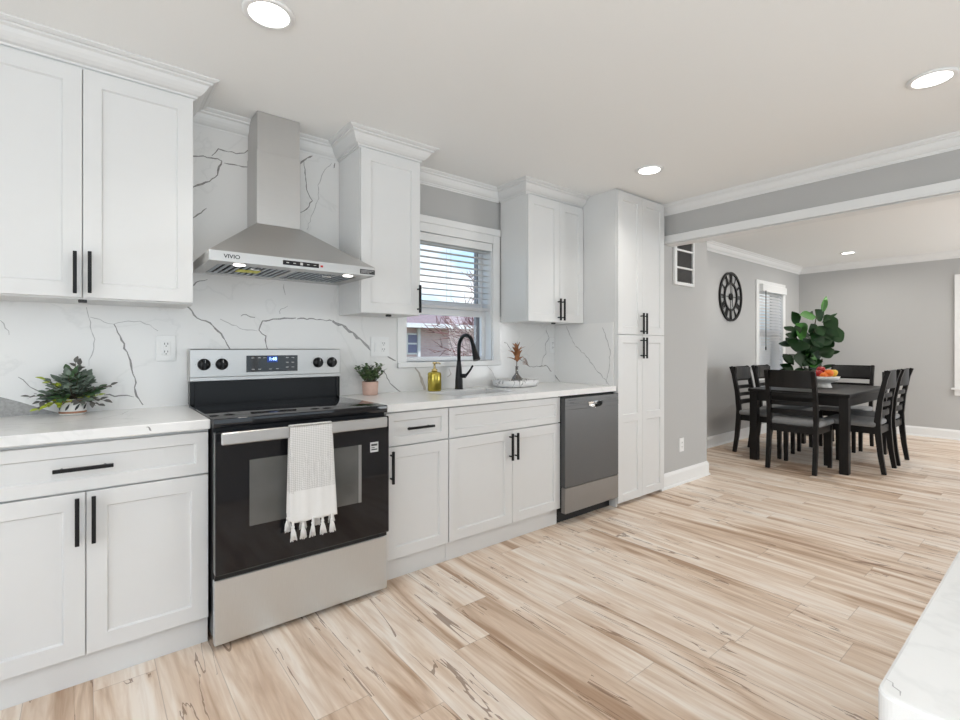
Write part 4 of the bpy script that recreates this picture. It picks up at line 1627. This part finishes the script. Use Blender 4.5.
fo.build('foliage', t, fix=False)
st.build('stems', t)

# soap dispenser
SX, SYY = 1.402, -0.117
t = thing('soap_dispenser', 'ribbed gold glass soap dispenser left of the faucet', 'soap dispenser', (SX, SYY, CT))
b = MB()
n = 48
prof = [(0, 0.001), (0.042, 0.001), (0.0455, 0.006), (0.0455, 0.112), (0.042, 0.122), (0.028, 0.128), (0.020, 0.131), (0, 0.131)]
b.lathe(prof, GOLDG, (SX, SYY, CT), n)
for v in b.bm.verts:
    d = Vector((v.co.x - SX, v.co.y - SYY))
    if d.length > 0.041:
        k = round(math.atan2(d.y, d.x) / (2 * PI / n))
        if k % 2:
            d *= 0.95
            v.co.x, v.co.y = SX + d.x, SYY + d.y
b.build('bottle', t)
b = MB()
b.lathe([(0, 0.131), (0.020, 0.131), (0.020, 0.146), (0.008, 0.150), (0.006, 0.178), (0.013, 0.182), (0.013, 0.192), (0, 0.194)], GOLD, (SX, SYY, CT), 24)
b.tube([(SX, SYY, CT + 0.187), (SX + 0.02, SYY - 0.022, CT + 0.187), (SX + 0.027, SYY - 0.030, CT + 0.180)], [0.006, 0.005, 0.0045], GOLD, 10)
b.build('pump', t)

# tray, bud vase and dried stem
TX, TY = 2.085, -0.175
t = MB()
NT = 56
rings = []
for rx, ry, z in ((0.150, 0.105, 0.001), (0.168, 0.122, 0.012), (0.180, 0.134, 0.052), (0.174, 0.128, 0.053), (0.163, 0.117, 0.016), (0.150, 0.105, 0.012)):
    rings.append([t.bm.verts.new((TX + rx * math.copysign(abs(math.cos(2 * PI * k / NT)) ** 0.7, math.cos(2 * PI * k / NT)),
                                  TY + ry * math.copysign(abs(math.sin(2 * PI * k / NT)) ** 0.7, math.sin(2 * PI * k / NT)), CT + z)) for k in range(NT)])
i = t.mi(TRAYM)
for a, c in zip(rings, rings[1:]):
    for k in range(NT):
        f = t.bm.faces.new((a[k], a[(k + 1) % NT], c[(k + 1) % NT], c[k]))
        f.material_index = i
        f.smooth = True
for r in (rings[0], rings[-1]):
    f = t.bm.faces.new(r)
    f.material_index = i
tag(t.build('tray', None, (TX, TY, CT)), 'shallow white marble tray with black veins right of the sink', 'tray')
VX, VY = 2.105, -0.165
VZ = CT + 0.0125
t = MB()
t.lathe([(0, 0), (0.034, 0), (0.043, 0.012), (0.044, 0.030), (0.034, 0.055), (0.016, 0.075), (0.0105, 0.090), (0.0105, 0.130), (0.014, 0.136), (0.011, 0.136), (0.008, 0.128), (0.008, 0.092), (0.030, 0.052), (0.040, 0.028), (0.030, 0.006), (0, 0.006)],
        SMOKE, (VX, VY, VZ), 32)
tag(t.build('bud_vase', None, (VX, VY, VZ)), 'small smoky glass bud vase standing on the marble tray', 'vase')
t = thing('dried_stem', 'rust brown dried leaf stem standing in the small vase on the tray', 'dried plant', (VX, VY, VZ + 0.02))
b = MB()
b.tube([(VX, VY, VZ + 0.012), (VX, VY, VZ + 0.16), (VX + 0.003, VY, VZ + 0.25), (VX + 0.005, VY, VZ + 0.322)], [0.003, 0.003, 0.003, 0.001], STEM, 6)
b.build('stem', t)
b = MB()
for k in range(16):
    a = k * 2.2
    z = VZ + 0.165 + 0.006 * k
    ou = 0.85 - 0.035 * k
    b.leaf((VX, VY, z), (math.cos(a) * ou, math.sin(a) * ou * 0.7, 0.75), rl.uniform(0.055, 0.085), rl.uniform(0.028, 0.040), DRIED, rl.uniform(-0.3, 0.5), 0.5)
for k in range(5):
    b.leaf((VX + 0.03, VY - 0.03, VZ + 0.20 - 0.012 * k), (0.8, -0.6, -0.2 + 0.1 * k), 0.045, 0.018, DRIED, 0.6, 0.5)
b.build('leaves', t, fix=False)

# ------------------------------------------------------------------ peninsula at the lower right
t = thing('peninsula', 'white quartz-topped peninsula at the lower right corner', 'peninsula', (1.2, -3.05, 0))
b = MB()
IX0, IX1, IY0, IY1, r = 0.127, 2.3, -3.45, -2.7055, 0.014
pts = []
for cx_, cy_, a0 in ((IX0 + r, IY1 - r, PI / 2), (IX0 + r, IY0 + r, PI)):
    for k in range(9):
        a = a0 + PI / 2 * k / 8
        pts.append((cx_ + r * math.cos(a), cy_ + r * math.sin(a)))
pts += [(IX1, IY0), (IX1, IY1)]
zs = [(0.874, 0.003), (0.877, 0.0), (0.911, 0.0), (0.9132, 0.0008), (0.914, 0.003)]
cxm, cym = (IX0 + IX1) / 2, (IY0 + IY1) / 2
rings = []
for z, ins in zs:
    rings.append([b.bm.verts.new((p[0] + math.copysign(ins, cxm - p[0]), p[1] + math.copysign(ins, cym - p[1]), z)) for p in pts])
i = b.mi(QUARTZ)
for a, c in zip(rings, rings[1:]):
    for k in range(len(pts)):
        f = b.bm.faces.new((a[k], a[(k + 1) % len(pts)], c[(k + 1) % len(pts)], c[k]))
        f.material_index = i
for rr in (rings[0], rings[-1]):
    b.bm.faces.new(rr).material_index = i
ribbon(b, [(0.152, -2.708), (0.145, -2.714), (0.135, -2.7205)], 0.0016, VEINM[0], lambda q: (q.x, q.y, 0.9144), rv)
ribbon(b, [(0.56, -2.712), (0.60, -2.72), (0.66, -2.75)], 0.0016, VEINM[0], lambda q: (q.x, q.y, 0.9144), rv)
b.build('worktop', t, fix=False)
b = MB()
b.box(IX0 + 0.03, IX1 - 0.03, IY0 + 0.03, IY1 - 0.03, 0.0, 0.874, CAB, 0.003)
b.build('base', t)


# ------------------------------------------------------------------ ceiling lights
def ceiling_light(label, x, y, z, watts=LAMP_WATTS):
    t = thing('ceiling_light', label, 'ceiling light', (x, y, z), 'recessed ceiling lights')
    b = MB()
    b.lathe([(0.068, -0.001), (0.088, -0.001), (0.088, -0.006), (0.082, -0.011), (0.068, -0.008)], PLASTIC, (x, y, z), 48)
    b.build('trim_ring', t)
    b = MB()
    b.cyl((x, y, z - 0.007), 0.069, 0.006, LAMP, 48)
    tag(b.build('diffuser', t), 'glowing white diffuser')
    ld = bpy.data.lights.new('lamp_beam', 'AREA')
    ld.shape = 'DISK'
    ld.size = 0.13
    ld.energy = watts
    ld.spread = math.radians(165 if watts > 5 else 120)
    ld.color = (1.0, 0.96, 0.90)
    lo_ = bpy.data.objects.new('lamp_beam', ld)
    COL.objects.link(lo_)
    lo_.parent = t
    lo_.location = (0, 0, -0.009)
    return t


ceiling_light('round recessed ceiling light at the top left above the range', 0.121, -0.982, KZ)
ceiling_light('round recessed ceiling light at the far right of the kitchen ceiling', 2.535, -2.401, KZ)
ceiling_light('round recessed ceiling light in front of the pantry', 2.551, -0.992, KZ)
ceiling_light('round recessed ceiling light above the dining table', 7.457, -0.881, DZ, DINING_LAMP_WATTS)
ceiling_light('recessed ceiling light just behind the dining room header', 5.10, -0.90, DZ, DINING_LAMP_WATTS)
ceiling_light('added unseen ceiling light in the right half of the dining room', 7.457, -2.9, DZ, DINING_LAMP_WATTS)  # out-of-view lamp added to brighten the dining room

# ------------------------------------------------------------------ chase wall: return air vent
VA, VB, VZ0, VZ1 = 3.560, 3.897, 1.752, 2.235
t = thing('wall_vent', 'white framed return air vent with dark louvres high on the grey wall', 'vent', ((VA + VB) / 2, SY, VZ0))
b = MB()
b.box(VA, VA + 0.035, SY - 0.022, SY, VZ0, VZ1, TRIM, 0.003)
b.box(VB - 0.025, VB, SY - 0.022, SY, VZ0, VZ1, TRIM, 0.003)
b.box(VA + 0.035, VB - 0.025, SY - 0.022, SY, VZ0, VZ0 + 0.028, TRIM, 0.003)
b.box(VA + 0.035, VB - 0.025, SY - 0.022, SY, VZ1 - 0.02, VZ1, TRIM, 0.003)
for z in (1.908, 2.062):
    b.box(VA + 0.035, VB - 0.025, SY - 0.018, SY - 0.004, z - 0.008, z + 0.008, TRIM, 0.002)
b.build('frame', t)
b = MB()
b.box(VA + 0.03, VB - 0.02, SY - 0.003, SY - 0.0005, VZ0 + 0.03, VZ1 - 0.02, VENTD)
z = VZ0 + 0.042
while z < VZ1 - 0.03:
    b.prism([(VA + 0.032, SY - 0.013, z - 0.004), (VA + 0.032, SY - 0.012, z - 0.003), (VA + 0.032, SY - 0.003, z + 0.006), (VA + 0.032, SY - 0.003, z + 0.004)], (VB - VA - 0.055, 0, 0), VENTD)
    z += 0.011
b.build('louvres', t)

# ------------------------------------------------------------------ wall clock
CXX, CZZ, CR = 5.991, 1.855, 0.315
t = thing('wall_clock', 'round black skeleton wall clock with roman numerals on the grey dining wall', 'clock', (CXX, -0.002, CZZ))


def ring(mb, r0, r1, y0, y1, m, n=64):
    mb.lathe([(r0, y0), (r1, y0), (r1, y1), (r0, y1), (r0, y0)], m, (CXX, 0, CZZ), n, 'y', False)


b = MB()
ring(b, CR - 0.026, CR, -0.024, -0.004, CLOCKB)
b.build('outer_ring', t)
b = MB()
ring(b, 0.160, 0.182, -0.022, -0.006, CLOCKB)
b.build('inner_ring', t)
NUM = ['XII', 'I', 'II', 'III', 'IIII', 'V', 'VI', 'VII', 'VIII', 'IX', 'X', 'XI']
for k, s in enumerate(NUM):
    b = MB()
    a = PI / 2 - k * PI / 6
    ux, uz = math.cos(a), math.sin(a)      # outward
    tx, tz = uz, -ux                        # clockwise tangent
    wd = {'I': 0.016, 'V': 0.040, 'X': 0.040}
    tot = sum(wd[ch] for ch in s)
    p = -tot / 2
    r0, r1 = 0.180, CR - 0.024

    def stroke(p0, p1):
        b.bar([(CXX + tx * p0 + ux * r0, -0.014, CZZ + tz * p0 + uz * r0), (CXX + tx * p1 + ux * r1, -0.014, CZZ + tz * p1 + uz * r1)], 0.010, 0.008, CLOCKB, up=(0, 1, 0))
    for ch in s:
        c = p + wd[ch] / 2
        if ch == 'I':
            stroke(c, c)
        elif ch == 'V':
            stroke(c, c - 0.015)
            stroke(c, c + 0.015)
        else:
            stroke(c - 0.014, c + 0.014)
            stroke(c + 0.014, c - 0.014)
        p += wd[ch]
    b.build('numeral', t)
b = MB()
for k in range(4):
    a = k * PI / 2
    b.bar([(CXX + 0.03 * math.cos(a), -0.013, CZZ + 0.03 * math.sin(a)), (CXX + 0.165 * math.cos(a), -0.013, CZZ + 0.165 * math.sin(a))], 0.008, 0.006, CLOCKB, up=(0, 1, 0))
b.build('spokes', t)
b = MB()
b.cyl((CXX, -0.026, CZZ), 0.045, 0.022, CLOCKB, 32, 'y', 0.004)
b.build('hub', t)
b = MB()
b.bar([(CXX, -0.029, CZZ - 0.03), (CXX - 0.004, -0.029, CZZ + 0.155)], 0.012, 0.003, CLOCKB, up=(0, 1, 0))
b.build('minute_hand', t)
b = MB()
b.bar([(CXX, -0.033, CZZ + 0.03), (CXX + 0.006, -0.033, CZZ - 0.13)], 0.014, 0.003, CLOCKB, up=(0, 1, 0))
b.build('hour_hand', t)

# ------------------------------------------------------------------ dining table
TX0, TX1, TY0, TY1, TZ = 5.15, 6.66, -1.462, -0.560, 0.765
t = thing('dining_table', 'dark espresso wood rectangular dining table with square legs', 'table', ((TX0 + TX1) / 2, (TY0 + TY1) / 2, 0))
b = MB()
b.box(TX0, TX1, TY0, TY1, TZ - 0.032, TZ, WOOD, 0.004)
b.build('tabletop', t)
b = MB()
b.box(TX0 + 0.05, TX1 - 0.05, TY0 + 0.025, TY0 + 0.045, TZ - 0.125, TZ - 0.032, WOOD)
b.box(TX0 + 0.05, TX1 - 0.05, TY1 - 0.045, TY1 - 0.025, TZ - 0.125, TZ - 0.032, WOOD)
b.box(TX0 + 0.025, TX0 + 0.045, TY0 + 0.05, TY1 - 0.05, TZ - 0.125, TZ - 0.032, WOOD)
b.box(TX1 - 0.045, TX1 - 0.025, TY0 + 0.05, TY1 - 0.05, TZ - 0.125, TZ - 0.032, WOOD)
b.build('apron', t)
for x in (TX0 + 0.012, TX1 - 0.087):
    for y in (TY0 + 0.012, TY1 - 0.087):
        b = MB()
        b.box(x, x + 0.075, y, y + 0.075, 0, TZ - 0.032, WOOD, 0.003)
        b.build('leg', t)


# ------------------------------------------------------------------ dining chairs (proto faces +X)
def make_chair():
    t = thing('dining_chair', 'dark wood dining chair at the near table end, back to the kitchen', 'chair', (0, 0, 0), 'dining chairs')
    hw = 0.22
    for s in (-1, 1):
        b = MB()
        y = s * (hw - 0.018)
        b.bar([(-0.262, y, 0), (-0.235, y, 0.18), (-0.215, y, 0.40), (-0.212, y, 0.50), (-0.232, y, 0.70), (-0.270, y, 0.90), (-0.300, y, 0.985)],
              [0.034, 0.036, 0.036, 0.036, 0.036, 0.036, 0.034], [0.036, 0.042, 0.050, 0.050, 0.042, 0.036, 0.030], WOOD, up=(0, 0, 1))
        b.build('rear_leg', t)
        b = MB()
        y = s * (hw - 0.024)
        b.bar([(0.205, y, 0), (0.205, y, 0.43)], [0.032, 0.042], [0.032, 0.042], WOOD, up=(1, 0, 0))
        b.build('front_leg', t)
    b = MB()
    for s in (-1, 1):
        b.box(-0.20, 0.20, s * (hw - 0.022) - 0.010, s * (hw - 0.022) + 0.010, 0.375, 0.440, WOOD)
    b.box(0.195, 0.215, -hw + 0.04, hw - 0.04, 0.375, 0.440, WOOD)
    b.box(-0.222, -0.202, -hw + 0.03, hw - 0.03, 0.375, 0.440, WOOD)
    b.build('seat_frame', t)
    b = MB()
    b.box(-0.205, 0.235, -hw - 0.012, hw + 0.012, 0.440, 0.492, SEATF, 0.022, 3)
    tag(b.build('seat', t), 'grey woven seat cushion')
    b = MB()

    def slat(zc, h, x, m, th=0.016, crv=0.022):
        pts = []
        for k in range(9):
            u = -1 + 2 * k / 8
            pts.append((x - crv * (1 - u * u), u * (hw - 0.03), zc))
        b.bar(pts, th, h, m)
    slat(0.900, 0.170, -0.268, WOODB, 0.020)
    b.build('back_panel', t)
    b = MB()
    slat(0.905, 0.135, -0.252, PAD, 0.018)
    tag(b.build('back_pad', t), 'dark leather pad')
    for zc, h, x in ((0.745, 0.040, -0.240), (0.660, 0.040, -0.225), (0.575, 0.052, -0.216)):
        b = MB()
        slat(zc, h, x, WOOD, 0.014)
        b.build('slat', t)
    return t


chair = make_chair()
index_children()
spots = [
    (5.175, -1.047, 0.0, None),
    (5.625, -0.565, -PI / 2, 'dark wood dining chair nearest the clock on the wall side of the table'),
    (6.215, -0.565, -PI / 2, 'dark wood dining chair on the wall side of the table, nearer the blinded window'),
    (5.665, -1.392, PI / 2, 'dark wood dining chair on the right side of the table, nearer the kitchen'),
    (6.235, -1.392, PI / 2, 'dark wood dining chair on the right side of the table, nearer the far wall'),
    (6.79, -1.02, PI, 'dark wood dining chair at the far end of the table behind the fruit bowl'),
]
for k, (x, y, rz, lab) in enumerate(spots):
    o = chair if k == 0 else copy_tree(chair)
    o.location = (x, y, 0)
    o.rotation_euler = (0, 0, rz)
    if lab:
        o['label'] = lab

# ------------------------------------------------------------------ fruit bowl
BX, BYY = 5.925, -1.040
t = MB()
t.lathe([(0, 0.0), (0.076, 0.0), (0.076, 0.004), (0.066, 0.030), (0.062, 0.052), (0.100, 0.062), (0.135, 0.088), (0.147, 0.124), (0.142, 0.124), (0.128, 0.092), (0.09, 0.072), (0, 0.066)], POTW, (BX, BYY, TZ), 48)
tag(t.build('fruit_bowl', None, (BX, BYY, TZ)), 'white pedestal bowl of fruit on the dining table', 'bowl')


def fruit(name, lab, cat, m, dx, dy, z, r, sq=0.92, tilt=0):
    t = thing(name, lab, cat, (BX + dx, BYY + dy, TZ + z), 'fruit in the bowl')
    b = MB()
    c = (BX + dx, BYY + dy, TZ + z)
    if name == 'apple':
        b.lathe([(0, -0.80 * r), (0.25 * r, -0.88 * r), (0.62 * r, -0.70 * r), (0.92 * r, -0.2 * r), (r, 0.18 * r), (0.88 * r, 0.62 * r), (0.5 * r, 0.86 * r), (0.2 * r, 0.80 * r), (0, 0.62 * r)], m, c, 24)
    else:
        b.ball(c, r, m, sq, 24)
    b.build('flesh', t)
    b = MB()
    b.tube([(c[0], c[1], c[2] + r * 0.62), (c[0] + 0.003, c[1], c[2] + r * 1.12)], [0.0025, 0.002], STEM, 6)
    b.build('stalk', t)
    return t


R2 = math.sqrt(0.5)
fr = [  # offsets across the view (s) and towards the camera (f)
    ('apple', 'red apple at the left of the fruit bowl', 'apple', RED, -0.075, 0.02, 0.150, 0.044),
    ('apple', 'red apple on top of the fruit pile behind the orange', 'apple', RED, -0.012, -0.03, 0.190, 0.043),
    ('apple', 'red apple low at the back of the bowl between the orange and the yellow apple', 'apple', RED, 0.055, -0.060, 0.143, 0.042),
    ('orange', 'large orange in the middle front of the fruit bowl', 'orange', ORANGE, 0.015, 0.055, 0.160, 0.045),
    ('orange', 'orange at the front left rim of the fruit bowl', 'orange', ORANGE, -0.060, 0.085, 0.135, 0.038),
    ('apple', 'yellow apple at the right of the fruit bowl', 'apple', YELLOW, 0.100, 0.005, 0.158, 0.044),
]
for nm_, lab, cat, m, s, f, z, r in fr:
    # the view direction in plan is about (0.90, 0.25): across = (0.77, -0.63), towards = (-0.63, -0.77)
    fruit(nm_, lab, cat, m, 0.77 * s - 0.63 * f, -0.63 * s - 0.77 * f, z, r)

# ------------------------------------------------------------------ fiddle leaf fig in the corner
FX, FYY = 7.375, -0.43
t = thing('fiddle_leaf_fig', 'tall fiddle leaf fig with big glossy leaves in the dining corner beside the window', 'plant', (FX, FYY, 0))
b = MB()
b.lathe([(0, 0.002), (0.14, 0.002), (0.17, 0.03), (0.20, 0.30), (0.195, 0.34), (0.18, 0.34), (0.178, 0.30), (0, 0.30)], BASKET, (FX, FYY, 0), 40)
b.build('planter', t)
b = MB()
b.cyl((FX, FYY, 0.298), 0.178, 0.012, SOIL, 32)
b.build('soil', t)
rf = random.Random(14)
b, fo = MB(), MB()
R3 = Vector((0.776, -0.630, 0))     # across the room's corner
T3 = Vector((-0.630, -0.776, 0))


def fpos(s, f, z):
    return Vector((FX, FYY, z)) + R3 * s + T3 * f


stems = [[(0, 0, .3), (.02, 0, .7), (.05, 0, 1.1), (.09, 0.0, 1.4), (.13, 0.0, 1.62), (0.15, 0, 1.74)],
         [(0, 0, .3), (-.05, 0, .7), (-.10, .03, 1.0), (-.16, .04, 1.25), (-.20, .04, 1.42)],
         [(0, 0, .3), (.0, .06, .7), (-.02, .10, .9), (-.04, .12, 1.1)],
         [(0, 0, .3), (.06, .02, .6), (.11, .06, .85), (.16, .08, 1.05)]]
for s in stems:
    b.tube([fpos(*p) for p in s], [0.016, 0.014, 0.012, 0.009, 0.006, 0.004][:len(s)], STEM, 8)
b.build('stems', t)
# big leaves: base (across, height), tip (across, height), width, depth of base, depth of tip, young?
FIGLEAVES = [
    (0.087, 1.694, 0.038, 1.83, 0.112, 0.196, 0.281, 1),
    (0.135, 1.665, 0.203, 1.898, 0.049, 0.106, 0.114, 1),
    (0.116, 1.568, 0.019, 1.708, 0.123, 0.124, 0.19, 0),
    (0.135, 1.549, 0.32, 1.675, 0.031, 0.107, 0.135, 0),
    (0.164, 1.51, 0.3, 1.588, 0.156, 0.101, 0.156, 0),
    (0.145, 1.374, 0.417, 1.423, 0.212, 0.098, 0.112, 0),
    (0.164, 1.297, 0.281, 1.491, 0.178, 0.083, 0.118, 0),
    (0.009, 1.568, -0.068, 1.665, 0.134, 0.112, 0.202, 0),
    (-0.01, 1.626, -0.243, 1.636, 0.1, 0.195, 0.244, 1),
    (-0.185, 1.51, -0.272, 1.685, 0.112, 0.084, 0.108, 0),
    (-0.223, 1.529, -0.068, 1.345, 0.201, 0.104, 0.106, 1),
    (-0.088, 1.335, -0.068, 1.122, 0.245, 0.086, 0.115, 0),
    (-0.146, 1.316, -0.243, 1.18, 0.178, 0.078, 0.158, 0),
    (-0.01, 1.374, 0.106, 1.219, 0.156, 0.093, 0.143, 0),
    (0.009, 1.219, 0.126, 1.064, 0.178, 0.064, 0.066, 0),
    (0.068, 1.006, -0.117, 1.044, 0.156, 0.133, 0.145, 1),
    (-0.068, 1.103, -0.165, 0.986, 0.156, 0.091, 0.181, 0),
    (0.164, 1.238, 0.281, 1.277, 0.1, 0.107, 0.123, 0),
    (0.223, 1.122, 0.3, 1.157, 0.04, 0.129, 0.201, 0),
    (0.087, 1.103, 0.223, 1.18, 0.134, 0.113, 0.195, 0),
    (-0.107, 0.909, -0.282, 0.899, 0.04, 0.116, 0.187, 0),
    (0.106, 0.909, 0.252, 0.967, 0.04, 0.075, 0.163, 0),
    (-0.049, 0.986, 0.048, 0.889, 0.178, 0.136, 0.151, 0),
    (-0.243, 1.335, -0.282, 1.491, 0.134, 0.115, 0.179, 0),
    (0.048, 1.491, 0.126, 1.374, 0.178, 0.086, 0.134, 0),
    (-0.165, 1.141, -0.185, 0.967, 0.134, 0.089, 0.172, 0),
    (0.009, 1.413, -0.029, 1.51, 0.112, 0.09, 0.165, 0),
    (0.087, 1.277, 0.242, 1.335, 0.134, 0.075, 0.154, 0)]
for bs, bz, ts, tz, wd, f0, f1, young in FIGLEAVES:
    p0, p1 = fpos(bs, f0, bz), fpos(ts, f1, tz)
    d = p1 - p0
    fo.leaf(p0, d, d.length * 1.08, wd * 1.55, FIGL if young else FIG, rf.uniform(-0.05, 0.22), rf.uniform(0.10, 0.30),
            up=T3 * 0.85 + Vector((0, 0, 0.55)) + R3 * rf.uniform(-0.3, 0.3), tip=1.25, nseg=7)
for k in range(30):      # the dim inner and rear leaves
    a = rf.uniform(0, 2 * PI)
    z = rf.uniform(0.80, 1.45)
    w = 0.22 - 0.10 * (z - 0.8)
    p = fpos(0.0 + w * 0.5 * math.cos(a) - 0.03, -0.05 + 0.10 * math.sin(a), z)
    d = R3 * math.cos(a) * 0.8 + T3 * (0.5 * math.sin(a) - 0.1) + Vector((0, 0, rf.uniform(-.1, .9)))
    d.normalize()
    L = rf.uniform(0.17, 0.21)
    if p.y + d.y * L > -0.04:
        d.y = min(d.y, 0)
    fo.leaf(p, d, L, L * 0.8, FIG, rf.uniform(0, 0.3), 0.2, up=T3 * 0.8 + Vector((0, 0, 0.6)), tip=1.25, nseg=6)
fo.build('leaves', t, fix=False)
